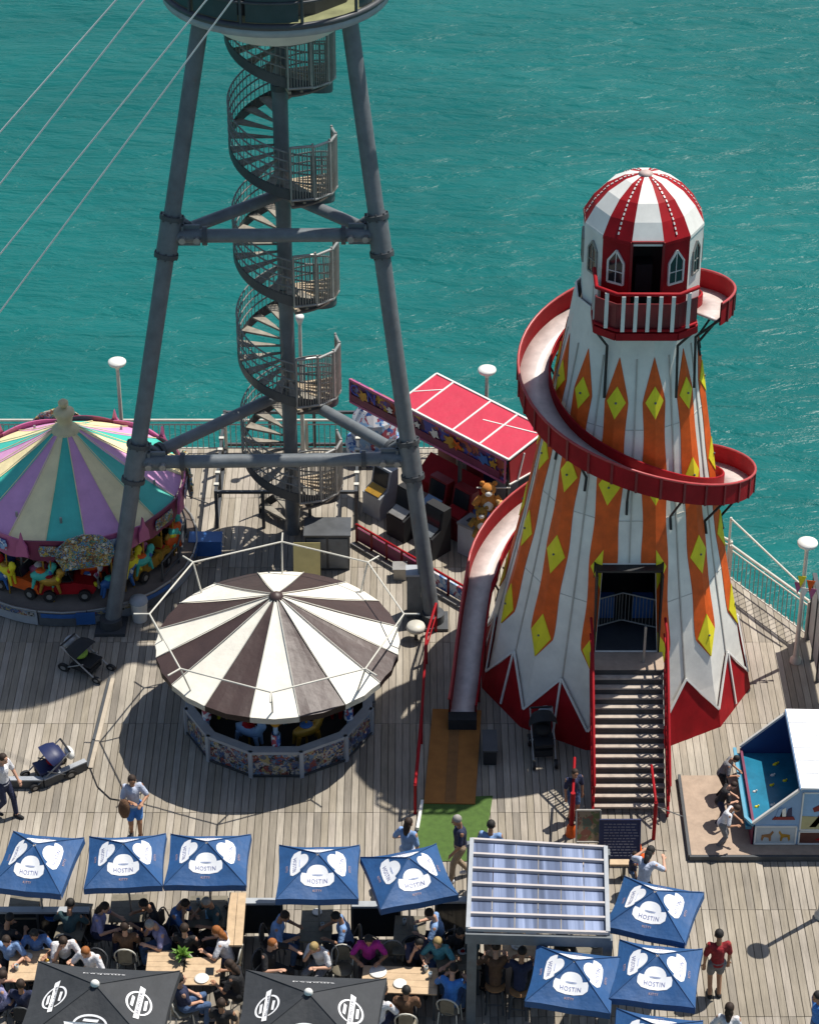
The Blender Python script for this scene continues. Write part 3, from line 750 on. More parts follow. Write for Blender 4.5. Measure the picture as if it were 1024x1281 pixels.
# staircase up to the doorway
sx0, sx1 = HX-.79, HX+.79
stt = thing('entrance_staircase', 'red railed staircase with wooden treads up to the dark tower doorway', 'staircase', (HX,41.9,0))
yl = yf-.62; zt = DOOR[0]; yb = px(772,1022).y; nst = 14
q = MB(); q.box((HX,(yf+yl)/2-.02,zt-.05), (1.56,yf-yl,.08)); q.build('landing', platmat, stt)
tread_m = mat('stair_tread',(.40,.34,.28),.75,var=.3,vscale=6); riser_m = mat('stair_riser',(.05,.045,.042),.8,var=.3)
for i in range(nst):
    f = (i+1)/(nst+1); y = yb+(yl-yb)*f; z = zt*f; dy = (yl-yb)/(nst+1)
    q = MB(); q.box((HX,y+dy*.30,z), (1.5,dy*.95,.04)); q.build('tread', tread_m, stt)
    q = MB(); q.box((HX,y+dy*.80,z+.055), (1.48,.02,.15)); q.build('riser', riser_m, stt)
for x in (sx0,sx1):
    q = MB(); q.beam((x,yb-.05,-.02+.14), (x,yl,zt-.02), .05,.26); q.build('stringer', red, stt)
    for h in (.92,.5):
        q = MB(); q.tube([(x,yb-.1,h),(x,yl,zt+h),(x,yf-.05,zt+h)], .03 if h > .6 else .022, 8); q.build('hand_rail', red, stt)
    for i in range(8):
        f = i/7; q = MB(); q.tube([(x,yb+(yl-yb)*f,zt*f),(x,yb+(yl-yb)*f,zt*f+.92)], .026, 6); q.build('post', red, stt)
    q = MB(); m_ = 22
    for i in range(m_):
        f = (i+.5)/m_; q.tube([(x,yb+(yl-yb)*f,zt*f+.08),(x,yb+(yl-yb)*f,zt*f+.9)], .013, 4, caps=False)
    tag(q.build('balusters', darkred, stt), None, None, None, 'stuff')
q = MB(); q.box((HX+.35,yl+.25,zt+.45), (.05,.05,.95)); q.build('landing_post', galv, stt)
# ================================================================== CAROUSELS
# brown and white canopy ride
BX, BY = -2.86, 45.2
cw = thing('small_carousel', 'small carousel under a brown and cream striped cone canopy', 'carousel', (BX,BY,0))
RC, ZR, ZA = 2.66, 2.1, 3.33
NS = 16
for k in range(NS):
    c = radians(270 + 360/NS*k + 1); h = pi/NS; q = MB()
    n_ = 6; rows = []
    for i in range(n_+1):
        f = i/n_; r = .09 + (RC-.09)*f; z = ZA + (ZR-ZA)*f - .06*sin(pi*f)
        rows.append([Vector((BX+r*cos(c+h*(-1+j*.5))*(1-.012*(f*(1 if j in (1,3) else 0))), BY+r*sin(c+h*(-1+j*.5)), z+.02*sin(pi*f)*(1 if j in (0,4) else 0)-(.015 if j==2 else 0)*f)) for j in range(5)])
    rows.append([p+Vector((0,0,-.13)) for p in rows[-1]])
    for A, B in zip(rows,rows[1:]): q.strip(A, B, -.012, sm=False)
    q.build('canopy_panel', offwhite if k % 2 == 0 else brown, cw)
for k in range(NS):
    a = radians(270 + 360/NS*(k+.5) + 1); q = MB(); q.tube([(BX+.09*cos(a),BY+.09*sin(a),ZA+.012),(BX+1.4*cos(a),BY+1.4*sin(a),(ZA+ZR)/2-.02),(BX+RC*cos(a),BY+RC*sin(a),ZR+.012)], .012, 4); q.build('canopy_seam', pipe, cw)
q = MB(); q.lathe([(.16,-.04),(.15,.03),(.06,.09),(0,.1)], 12, (BX,BY,ZA)); q.build('canopy_cap', brown, cw)
# octagonal pipe frame standing above the canopy rim
RP, ZP = 2.74, 2.86
fr = MB(); corners = [Vector((BX+RP*cos(radians(22.5*0+270+45*k)),BY+RP*sin(radians(270+45*k)),ZP)) for k in range(8)]
for k in range(8):
    q = MB(); q.tube([corners[k],corners[(k+1)%8]], .019, 8); q.build('frame_pipe', pipe, cw)
    d = (corners[k]-Vector((BX,BY,ZP))).normalized()
    q = MB(); q.tube([corners[k],corners[k]+d*.34], .02, 8); q.build('frame_spur', pipe, cw)
    q = MB(); q.tube([corners[k],Vector((corners[k].x-d.x*.3,corners[k].y-d.y*.3,ZR-.12))], .02, 8); q.build('frame_post', pipe, cw)
# ring fence of painted panels
RB = 2.06; NB = 12
for k in range(NB):
    a0, a1 = radians(270+15+30*k-30), radians(270+15+30*k); P = lambda a, r, z: Vector((BX+r*cos(a),BY+r*sin(a),z))
    q = MB(); q.prism([P(a0,RB,.06),P(a1,RB,.06),P(a1,RB,.62),P(a0,RB,.62)], (P((a0+a1)/2,1,0)-P((a0+a1)/2,.965,0))); q.build('ring_panel', ART1, cw)
    q = MB(); q.prism([P(a0,RB-.16,.62),P(a0,RB+.06,.62),P(a1,RB+.06,.62),P(a1,RB-.16,.62)], (0,0,.07)); q.build('ring_cap', greyplastic, cw)
    q = MB(); q.box(P(a0,RB+.04,.34), (.09,.09,.7), a0); q.build('ring_post', greyplastic, cw)
    q = MB(); q.prism([P(a0,RB+.02,0),P(a1,RB+.02,0),P(a1,RB+.05,.07),P(a0,RB+.05,.07)], (P((a0+a1)/2,1,0)-P((a0+a1)/2,.965,0))); q.build('ring_plinth', darksteel, cw)
q = MB(); q.lathe([(0,.12),(RB-.2,.12),(RB-.2,0)], 32, (BX,BY,0)); q.build('ride_floor', blackfab, cw)
q = MB(); q.lathe([(.42,.12),(.42,1.5),(.7,1.9),(.3,ZA-.2)], 12, (BX,BY,0), sm=False); q.build('centre_drum', ART3, cw)
for k in range(6):
    a = radians(270+60*k); p = Vector((BX+1.78*cos(a),BY+1.78*sin(a),0))
    q = MB(); q.tube([p+Vector((0,0,.1)),p+Vector((0,0,2.0))], .05, 8); ps = q.build('pillar', paleblue, cw)
    q = MB(); q.lathe([(.06,1.2),(.12,1.28),(.13,1.42),(.08,1.5)], 10, p); q.build('capital', goldpaint, ps)
    q = MB(); q.lathe([(.1,.7),(.1,1.0)], 8, p); q.build('painted_sleeve', ART4, ps)
cols = [goldpaint, red, bluecrate, pinkpaint, yellow, paleblue]
for k in range(6):
    a = radians(300+60*k); p = Vector((BX+1.25*cos(a),BY+1.25*sin(a),.12)); M = Matrix.Translation(p) @ Matrix.Rotation(a+pi/2,4,'Z')
    q = MB(); q.ell((0,0,.42),(.36,.15,.16),10,0,M); q.ell((.34,0,.66),(.12,.08,.13),8,0,M); q.tube([M@Vector((.25,0,.48)),M@Vector((.36,0,.66))],[.11,.08],8)
    for lx in (-.22,.22):
        for ly in (-.09,.09): q.tube([M@Vector((lx,ly,.36)),M@Vector((lx*1.25,ly,.08))],[.06,.035],6)
    h = q.build('ride_animal', cols[k], cw); q = MB(); q.tube([M@Vector((0,0,0)),M@Vector((0,0,1.8))], .025, 6); q.build('pole', goldpaint, h)
    q = MB(); q.ell((0,0,.56),(.16,.14,.06),8,0,M); q.build('saddle', cols[(k+2)%6], h)

# pastel carousel at the left
GX, GY = -8.05, 51.5
gc = thing('pastel_carousel', 'pastel striped carousel with ride vehicles under a cream finial', 'carousel', (GX,GY,0))
RG, ZG, ZT = 2.64, 2.18, 3.62
NS = 18; tri = [teal_c, pink_c, cream_c]
for k in range(NS):
    c = radians(270 + 20*k + 4); h = pi/NS; rows = []
    for i in range(8):
        f = i/7; r = .28 + (RG-.28)*f; z = ZT + (ZG-ZT)*(f**.92) - .05*sin(pi*f)
        rows.append([Vector((GX+r*cos(c+h*j/2), GY+r*sin(c+h*j/2), z + (.018 if abs(j)==2 else -.012 if j==0 else 0)*sin(pi*min(1,f+.1)))) for j in range(-2,3)])
    q = MB()
    for A, B in zip(rows,rows[1:]): q.strip(A, B, -.012)
    q.build('canopy_panel', tri[(-k) % 3 if False else k % 3], gc)
    a = c + h; q = MB(); q.tube([(GX+.28*cos(a),GY+.28*sin(a),ZT+.01),(GX+1.5*cos(a),GY+1.5*sin(a),ZT+(ZG-ZT)*(.487**.92)-.03),(GX+RG*cos(a),GY+RG*sin(a),ZG+.015)], .012, 4); q.build('canopy_seam', cream_c, gc)
q = MB(); q.lathe([(.34,-.05),(.32,.02),(.22,.1),(.17,.16),(.19,.3),(.25,.42),(.24,.5),(.15,.56),(.05,.58),(0,.58)], 16, (GX,GY,ZT)); q.lathe([(.05,.58),(.12,.66),(.12,.74),(.05,.8),(0,.81)], 12, (GX,GY,ZT)); q.build('finial', mat('finial_cream',(.62,.52,.30),.5,var=.2), gc)
NBD = 12
for k in range(NBD):
    a0, a1 = radians(270+30*k-15-2), radians(270+30*k+15-2); P = lambda a, r, z: Vector((GX+r*cos(a),GY+r*sin(a),z)); am = (a0+a1)/2
    pts = []
    for i in range(9):
        f = i/8; a = a0+(a1-a0)*f; pts.append(P(a, RG+.03, ZG-.42-.06*abs(sin(2*pi*f))))
    tp = []
    for i in range(9):
        f = i/8; a = a0+(a1-a0)*f; tp.append(P(a, RG+.06, ZG+.05+.06*sin(pi*f)))
    n_ = Vector((cos(am),sin(am),0))*.04
    q = MB(); q.strip(pts, tp, n_); rb = q.build('rounding_board', pinkpaint if k % 2 else purple, gc)
    q = MB()
    q.prism([P(am,RG+.115,ZG-.15)+Vector((-sin(am)*x,cos(am)*x,z)) for x,z in ((-.3,-.14),(.3,-.14),(.34,0),(.3,.14),(-.3,.14),(-.34,0))], n_*.4); q.build('board_scroll', ART4 if k % 2 else ART3, rb)
    # crest over the join: jewelled shields alternate with pink points
    q = MB(); big = (k % 3 == 0); sc_ = 1.25 if big else .5; a = a1
    prof = [(-.42,-.5),(.42,-.5),(.55,-.15),(.5,.12),(.3,.34),(0,.42),(-.3,.34),(-.5,.12),(-.55,-.15)] if big else [(-.32,-.3),(.32,-.3),(.26,.1),(.1,.3),(0,.62),(-.1,.3),(-.26,.1)]
    q.prism([P(a,RG+.13,ZG-.12)+Vector((-sin(a)*x*sc_,cos(a)*x*sc_,z*(1 if big else .7))) for x,z in prof], Vector((cos(a),sin(a),0))*.06)
    sh = q.build('crest', ART3 if big else pinkpaint, gc)
    if big:
        for j in range(9):
            x, z = prof[j]; q = MB(); q.ell(P(a,RG+.2,ZG-.12)+Vector((-sin(a)*x*.86,cos(a)*x*.86,z*.86)),(.045,.045,.045),6); q.build('bulb', mat('bulb_glass',(.6,.55,.4),.2,var=.1), sh)
# platform, skirting, centre, poles
RPl = 2.88
q = MB(); q.lathe([(0,.42),(RPl,.42),(RPl,.36)], 48, (GX,GY,0)); q.build('platform', mat('carousel_floor',(.13,.10,.08),.7,var=.3,vscale=2), gc)
for k in range(16):
    a0, a1 = radians(270+22.5*k-11), radians(270+22.5*k+11); q = MB()
    A = [P(a0+(a1-a0)*i/4,RPl+.0,.02) for i in range(5)]; B = [P(a0+(a1-a0)*i/4,RPl+.02,.40) for i in range(5)]
    q.strip(A,B,Vector((cos((a0+a1)/2),sin((a0+a1)/2),0))*.04); pn = q.build('skirt_panel', greyplastic if k%2 else mat('skirt_grey',(.10,.11,.12),.5,var=.3), gc)
    q = MB(); A = [P(a0+(a1-a0)*(.06+.88*i/4),RPl+.06,.27) for i in range(5)]; B = [P(a0+(a1-a0)*(.06+.88*i/4),RPl+.065,.38) for i in range(5)]
    q.strip(A,B,Vector((cos((a0+a1)/2),sin((a0+a1)/2),0))*.015); q.build('skirt_band', ART1 if k%2 else bluecrate, pn)
    q = MB(); q.tube([P(a0,RPl+.05,.42),P((a0+a1)/2,RPl+.055,.42),P(a1,RPl+.05,.42)], .03, 6); q.build('edge_rail', galv, pn)
q = MB(); q.lathe([(.75,.42),(.75,1.9),(1.0,2.1)], 12, (GX,GY,0), sm=False); q.build('centre_drum', ART3, gc)
sg = px(108,765,.35); q = MB(); q.prism([Vector((sg.x-.22,GY-RPl-.08,.12)),Vector((sg.x+.22,GY-RPl-.06,.12)),Vector((sg.x+.22,GY-RPl-.08,.46)),Vector((sg.x-.22,GY-RPl-.10,.46))], (0,-.03,0)); q.build('blue_notice', mat('notice_blue',(.02,.10,.30),.5), gc)
def ridecar(a, r, body, trim, kind):
    p = Vector((GX+r*cos(a),GY+r*sin(a),.42)); M = Matrix.Translation(p) @ Matrix.Rotation(a+pi/2,4,'Z') @ Matrix.Scale(1.22,4)
    q = MB()
    prof = [(-.52,.16),(.5,.16),(.56,.26),(.5,.36),(.16,.42),(.1,.4),(-.36,.4),(-.5,.46),(-.56,.3)]
    q.prism([M@Vector((x,-.26,z)) for x,z in prof], M.to_3x3()@Vector((0,.52,0))); c = q.build('ride_vehicle', body, gc)
    q = MB(); q.box((-.12,0,.41),(.42,.42,.03),0,0,M); q.build('cockpit', black, c)
    q = MB(); q.box((-.34,0,.52),(.08,.40,.26),0,0,M); q.build('seat', trim, c)
    q = MB(); q.plate([M@Vector((.12,-.22,.42)),M@Vector((.12,.22,.42)),M@Vector((.04,.2,.6)),M@Vector((.04,-.2,.6))],.015); q.build('windscreen', glass_dark, c)
    for x in (-.33,.34):
        for y in (-.28,.28):
            q = MB(); q.cyl(M@Vector((x,y-.05,.15)),M@Vector((x,y+.05,.15)),.15,14); w = q.build('wheel', black, c)
            q = MB(); q.cyl(M@Vector((x,y-.06,.15)),M@Vector((x,y+.06,.15)),.07,10); q.build('hub', galv, w)
    for y in (-.15,.15):
        q = MB(); q.ell((.54,y,.3),(.05,.06,.06),8,0,M); q.build('headlight', yellow, c)
    q = MB(); q.tube([M@Vector((-.02,0,.2)),M@Vector((-.02,0,1.75))],.03,8); q.build('pole', galv, c)
    if kind == 'digger':
        q = MB(); q.tube([M@Vector((.3,0,.4)),M@Vector((.5,0,.9)),M@Vector((.85,0,.75))],.06,6); q.build('arm', trim, c)
        q = MB(); q.box((-.1,0,.95),(.5,.5,.06),0,0,M); q.build('cab_roof', trim, c)
    return c
for i, (ad, b_, t_, kd) in enumerate(((272,red,darkred,'car'),(243,orange,bluecrate,'car'),(325,goldpaint,yellow,'digger'),(215,bluecrate,cream,'car'),(345,goldpaint,goldpaint,'digger'),(185,red,white,'car'),(20,bluecrate,red,'car'),(60,red,yellow,'car'),(120,orange,white,'car'))):
    ridecar(radians(ad), 2.15 if i < 7 else 2.1, b_, t_, kd)
for ad in (258,287,312):
    p = P(radians(ad),1.45,.42); q = MB(); q.ell(p+Vector((0,0,.45)),(.3,.3,.32),10); q.ell(p+Vector((.1,-.1,.85)),(.2,.2,.2),8); q.build('ride_seat', red if ad==258 else ART4, gc)
rk = random.Random(11); pal = [red,bluecrate,yellow,pinkpaint,teal_c,goldpaint,white,orange]
for i in range(26):
    a = radians((228,233,238,255,259,263,284,288,292,296,309,314,318,335,340,345,222,216,210,205,350,355,0,8,300,304)[i]+rk.uniform(-2,2)); r = rk.choice((2.05,2.35,2.5)); p = P(a,r,.42); m_ = pal[i%8]; q = MB(); h = rk.uniform(.35,.75)
    M = Matrix.Translation(p) @ Matrix.Rotation(a+pi/2+rk.uniform(-.3,.3),4,'Z')
    q.ell((0,0,h),(.28,.13,.15),10,0,M); q.ell((.26,0,h+.22),(.11,.08,.12),8,0,M); q.tube([M@Vector((.18,0,h+.05)),M@Vector((.26,0,h+.2))],[.09,.07],8)
    for lx in (-.17,.17): q.tube([M@Vector((lx,.06,h-.05)),M@Vector((lx*1.4,.06,h-.32))],[.05,.03],6); q.tube([M@Vector((lx,-.06,h-.05)),M@Vector((lx*1.4,-.06,h-.32))],[.05,.03],6)
    o = q.build('ride_animal', m_, gc); q = MB(); q.ell((-.02,0,h+.13),(.13,.12,.06),8,0,M); q.build('saddle', pal[(i+3)%8], o)
    q = MB(); q.tube([M@Vector((.05,0,0)),M@Vector((.05,0,1.7))],.02,6); q.build('pole', goldpaint, o)
    q = MB(); q.ell((.2,0,h+.08),(.06,.12,.09),8,0,M); q.build('collar', pal[(i+5)%8], o)
# curved queue rail beside the pastel carousel
t = thing('queue_rail', 'low steel queue rail curving beside the pastel carousel', 'railing', (-5.0,50.8,0))
pp = [px(196,625),px(222,655),px(234,690),px(225,722),px(205,745)]
for p in pp:
    q = MB(); q.tube([p,p+Vector((0,0,.95))], .028, 6); q.build('post', darksteel, t)
for h in (.95,.55):
    q = MB(); q.tube([p+Vector((0,0,h)) for p in pp], .025, 6); q.build('rail', darksteel, t)
q = MB(); q.tube([pp[1]+Vector((0,0,.95)), px(262,668)+Vector((0,0,.9))], .015, 6); q.build('chain', darksteel, t)

# ================================================================== ENCLOSURE AT THE STAIR FOOT
t = thing('steel_enclosure', 'dark steel framed enclosure around the foot of the spiral stairs', 'enclosure', (-2.9,53,0))
ca, cb, cc, cd = px(272,660), px(446,660), px(446,575), px(276,575)
cs = [Vector((ca.x,ca.y,0)),Vector((cb.x,cb.y,0)),Vector((cb.x,cc.y+.6,0)),Vector((ca.x,cc.y+.6,0))]
for c0, c1 in ((0,1),(1,2),(2,3),(3,0)):
    a, b = cs[c0], cs[c1]; n = 3
    for h in (1.05,.08):
        if h < .5 and c0 == 0: continue
        q = MB(); q.beam(a+Vector((0,0,h)), b+Vector((0,0,h)), .07,.07); q.build('rail', darksteel, t)
    for i in range(n):
        p = a.lerp(b,i/n); q = MB(); q.box(p+Vector((0,0,.55)),(.08,.08,1.1)); q.build('post', darksteel, t)
    if c0 in (1,3):
        for i in range(7):
            p = a.lerp(b,(i+.5)/7); q = MB(); q.box(p+Vector((0,0,1.1)),(.12,.1,.05)); q.build('cap', pipe, t)
t = thing('control_cabinet', 'dark grey control cabinet behind the brown canopy', 'cabinet', px(410,715))
p = px(410,712)
q = MB(); q.box(p+Vector((0,.3,.5)),(1.05,.7,1.0)); q.build('body', darksteel, t)
q = MB(); q.box(p+Vector((0,.3,1.02)),(1.12,.78,.04)); q.build('lid', mat('cabinet_lid',(.08,.085,.09),.4,var=.3), t)
for x in (-.26,.26):
    q = MB(); q.box(p+Vector((x,-.06,.5)),(.46,.02,.84)); d_ = q.build('door', steel, t); q = MB(); q.box(p+Vector((x*.3,-.08,.55)),(.03,.03,.12)); q.build('handle', galv, d_)
for (u,v,sx,sy,sz,m_,nm,lb,ct) in ((258,690,.75,.4,.4,bluecrate,'storage_crate','blue storage crate beside the stair enclosure','crate'),(500,722,.3,.3,.3,galv,'junction_box','small galvanised box near the right tower leg','box')):
    p = px(u,v); t = thing(nm, lb, ct, p); q = MB(); q.box(p+Vector((0,0,sz/2)),(sx,sy,sz)); q.build('body', m_, t); q = MB(); q.box(p+Vector((0,0,sz+.02)),(sx+.05,sy+.05,.04)); q.build('lid', m_, t)
t = thing('notice_board', 'yellow notice board leaning behind the brown canopy', 'sign', px(384,728)); p = px(384,728)
q = MB(); q.plate([p+Vector((-.32,0,.05)),p+Vector((.32,0,.05)),p+Vector((.32,.35,.9)),p+Vector((-.32,.35,.9))],.03); q.build('board', mat('pale_yellow_board',(.45,.38,.16),.6), t)
q = MB(); q.beam(p+Vector((0,.4,.75)),p+Vector((0,.75,.0)),.04,.04); q.build('strut', galv, t)
t = thing('equipment_locker', 'tall grey electrical locker against the right tower leg', 'locker', px(520,772)); p = px(520,768)
q = MB(); q.box(p+Vector((0,0,.62)),(.42,.36,1.2)); q.build('body', steel, t); q = MB(); q.box(p+Vector((0,-.01,1.24)),(.47,.42,.05)); q.build('lid', greyplastic, t); q = MB(); q.box(p+Vector((.12,-.19,.7)),(.03,.03,.14)); q.build('handle', galv, t)
t = thing('mount', 'cream round floodlight by the foot of the right tower leg', 'light', px(520,800)); p = px(520,800)  # pale round mount on a short stand, not a lamp
q = MB(); q.tube([p,p+Vector((0,0,.28))],.04,8); q.build('stand', darksteel, t); q = MB(); q.lathe([(.0,.0),(.2,.0),(.23,.06),(.2,.14),(0,.15)],16,p+Vector((0,0,.28))); q.build('mount_head', pipe, t)
t = thing('ticket_bin', 'white plastic bin beside the left tower leg', 'bin', px(172,775)); p = px(175,775)
q = MB(); q.lathe([(.17,0),(.2,.5),(.21,.52)],14,p); q.build('body', white, t); q = MB(); q.lathe([(.22,.52),(.2,.6),(.08,.66),(0,.66)],14,p); q.build('lid', greyplastic, t)

# ================================================================== RED ROOFED STALL
A = Vector((-1.47,55.4,0)); B = Vector((2.28,51.7,0)); fd = (B-A).normalized(); bd = Vector((.7,.72,0)).normalized()
rs = thing('arcade_stall', 'open arcade stall with a red canvas roof and long painted sign', 'stall', (A+B)/2)
def S(f, back, z): return A + (B-A)*f + bd*back + Vector((0,0,z))
FT, FB = 2.62, 1.98
q = MB(); q.prism([S(0,0,FB),S(1,0,FB),S(1,0,FT-.0),S(0,0,FT)], bd*.06); sgn = q.build('sign_board', ART2, rs)
for a, b in ((S(0,-.02,FB),S(1,-.02,FB)),(S(0,-.02,FT),S(1,-.02,FT)),(S(0,-.02,FB),S(0,-.02,FT)),(S(1,-.02,FB),S(1,-.02,FT))):
    q = MB(); q.beam(a,b,.045,.06); q.build('sign_frame', pinkpaint, sgn)
q = MB(); q.prism([S(0,-.035,FB+.04),S(.97,-.035,FB+.04),S(.97,-.035,FB+.24),S(0,-.035,FB+.24)], bd*.015); q.build('sign_band', purple, sgn)
rotS = Matrix.Rotation(math.atan2(fd.y,fd.x),4,'Z') @ Matrix.Rotation(radians(90),4,'X')
for f, ch, m_ in ((.035,'C',printblue),(.15,'N',printblue)): text_mesh(ch, .42, sgn, S(f,-.05,FB+.42), rotS, mat('sign_blue',(.03,.06,.42),.5), ext=.008)
for f, m_, r_ in ((.092,goldpaint,.17),(.36,goldpaint,.14),(.45,cream,.10),(.56,cream,.14),(.66,goldpaint,.2),(.7,orange,.15),(.87,bluecrate,.17),(.93,goldpaint,.13),(.27,cream,.1)):
    c = S(f,-.045,FB+.36); q = MB(); pts = []
    for i in range(12):
        a = 2*pi*i/12; r = r_*(.78+.32*sin(i*2.7+f*40)); pts.append(c+fd*cos(a)*r*1.2+Vector((0,0,sin(a)*r)))
    q.prism(pts, bd*.012); q.build('sign_motif', m_, sgn)
r0, r1 = .32, 1.02; RD = 1.35; ZB = 2.66
bays = [r0+(r1-r0)*x for x in (0,.16,.5,.74,1)]
for f0, f1 in zip(bays,bays[1:]):
    q = MB(); q.prism([S(f0+.003,-.02,FT+.03),S(f1-.003,-.02,FT+.03),S(f1-.003,RD,ZB+.22),S(f0+.003,RD,ZB+.22)], (0,0,.025)); q.build('roof_panel', roofred, rs)
for f in bays:
    q = MB(); q.beam(S(f,-.03,FT+.06),S(f,RD,ZB+.25),.05,.03); q.build('roof_batten', white, rs)
for a, b in ((S(r0,-.02,FT+.06),S(r1,-.02,FT+.06)),(S(r0,RD,ZB+.25),S(r1,RD,ZB+.25))):
    q = MB(); q.beam(a,b,.05,.04); q.build('roof_batten', white, rs)
for f0,f1,x0,x1 in ((bays[0],bays[1],.5,1.0),(bays[2]+.06,bays[4]-.02,.72,1.1)):
    q = MB(); q.beam(S(f0,x0,FT+.06+x0*.16),S(f1,x1,FT+.07+x1*.16),.03,.02); q.build('roof_batten', white, rs)
q = MB(); q.prism([S(r1,.0,FT-.02),S(r1,RD,ZB+.2),S(r1,RD,1.95),S(r1,.05,2.0)], fd*.02); ep = q.build('end_flap', mat('flap_red',(.42,.012,.02),.55,var=.1), rs)
q = MB(); q.beam(S(r1,.3,2.0)+fd*.03,S(r1,.5,FT+.02)+fd*.03,.04,.03); q.beam(S(r1,0,1.98)+fd*.03,S(r1,RD,1.95)+fd*.03,.04,.03); q.build('flap_trim', white, ep)
for f in (.36,.7,1.0):
    for bk in (.1,RD):
        q = MB(); q.box(S(f,bk,1.3),(.07,.07,2.6),math.atan2(fd.y,fd.x)); q.build('post', darksteel, rs)
for f0, f1, m_ in ((.34,.46,darkred),(.46,.53,galv),(.53,.64,darkred),(.64,.72,navy),(.72,.86,greyplastic),(.86,1.0,steel)):
    q = MB(); q.prism([S(f0,RD-.05,.05),S(f1,RD-.05,.05),S(f1,RD-.05,2.6),S(f0,RD-.05,2.6)], bd*.04); q.build('back_panel', m_, rs)
q = MB(); q.prism([S(.34,RD-.3,.5),S(.70,RD-.3,.5),S(.70,RD-.9,.05),S(.34,RD-.9,.05)], (0,0,.3)); q.build('counter', red, rs)
# machines in front of the stall
for i, (u, v, c1, c2, lb) in enumerate(((475,640,greyplastic,goldpaint,'grey arcade machine at the left end of the stall'),(505,668,blackfab,galv,'black arcade machine left of the tower leg'),(545,655,darkred,paleblue,'red arcade machine under the painted sign'),
        (575,668,darkred,red,'red arcade machine nearest the orange plush toys'),(540,690,blackfab,steel,'low black machine on the shaded stall floor'))):
    p = px(u,v); t = thing('arcade_machine', lb, 'arcade machine', p, math.atan2(fd.y,fd.x), 'machines at the red stall'); R_ = lambda x,y,z: p+fd*x+bd*y+Vector((0,0,z))
    q = MB(); q.prism([R_(-.3,-.3,0),R_(-.3,-.3,.62),R_(-.3,.0,.75),R_(-.3,.1,1.25),R_(-.3,.35,1.25),R_(-.3,.35,0)], fd*.6); q.build('cabinet', c1, t)
    q = MB(); q.prism([R_(-.24,-.29,.65),R_(.24,-.29,.65),R_(.24,-.02,.77),R_(-.24,-.02,.77)], (0,0,.02)); q.build('console', c2, t)
    q = MB(); q.prism([R_(-.24,.01,.80),R_(.24,.01,.80),R_(.24,.09,1.2),R_(-.24,.09,1.2)], bd*-.02); q.build('screen', glass_dark, t)
def teddy(p, s, lb, m_):
    t = thing('plush_toy', lb, 'plush toy', p); q = MB()
    q.ell((0,0,0),(.2*s,.17*s,.24*s),10); q.ell((0,-.03*s,.33*s),(.16*s,.15*s,.15*s),10)
    for x in (-1,1):
        q.ell((x*.13*s,0,.46*s),(.06*s,.04*s,.06*s),8); q.tube([(x*.15*s,0,.12*s),(x*.3*s,-.12*s,-.02*s)],[.08*s,.07*s],8); q.tube([(x*.1*s,-.05*s,-.18*s),(x*.17*s,-.28*s,-.22*s)],[.09*s,.08*s],8)
    b = q.build('body', m_, t, world=False); q = MB(); q.ell((0,-.17*s,.3*s),(.08*s,.05*s,.06*s),8); q.ell((0,-.13*s,-.02*s),(.11*s,.06*s,.13*s),8); q.build('muzzle', cream, t, world=False)
    q = MB()
    for x in (-1,1): q.ell((x*.06*s,-.17*s,.38*s),(.02*s,.015*s,.02*s),6)
    q.build('eyes', black, t, world=False)
    return t
cpl = S(.99,-.35,1.35)
teddy(cpl+Vector((-.12,.1,.15)),1.15,'big orange plush bear hanging at the right stall corner, topmost',plush)
teddy(cpl+Vector((.22,-.1,-.12)),.9,'pale orange plush toy hanging lowest at the stall corner',mat('pale_plush',(.6,.38,.16),.95,var=.3,vscale=9))
teddy(cpl+Vector((-.28,-.1,-.32)),.95,'brown gold plush toy hanging left of the big bear',mat('gold_plush',(.30,.17,.03),.95,var=.4,vscale=9))
teddy(cpl+Vector((.02,-.2,-.62)),.8,'dark striped plush toy below the orange bear',goldpaint)
t = thing('toy_rack', 'pole rack holding the plush toys at the stall corner', 'rack', (cpl.x,cpl.y,0)); q = MB(); q.tube([(cpl.x,cpl.y+.1,0),(cpl.x,cpl.y+.1,2.0)],.025,8); q.build('pole', pipe, t); q = MB(); q.tube([(cpl.x-.4,cpl.y+.1,1.9),(cpl.x+.4,cpl.y+.1,1.9)],.02,8); q.build('crossbar', pipe, t)
p = px(590,690); t = thing('waste_bin', 'pale grey square bin on the shaded stall floor', 'bin', p, radians(-40)); q = MB(); q.box((0,0,.42),(.5,.5,.84)); q.build('body', greyplastic, t, world=False); q = MB(); q.box((0,0,.86),(.54,.54,.06)); q.build('lid', mat('bin_lid',(.2,.2,.2),.5), t, world=False); q = MB(); q.box((0,0,.895),(.26,.16,.02)); q.build('slot', black, t, world=False)
p = px(606,672); t = thing('round_table', 'round blue topped table beside the pale grey bin', 'table', p); q = MB(); q.lathe([(0,.8),(.3,.8),(.3,.76)],16,p); q.build('top', bluecrate, t); q = MB(); q.tube([p,p+Vector((0,0,.78))],.05,8); q.build('leg', galv, t)
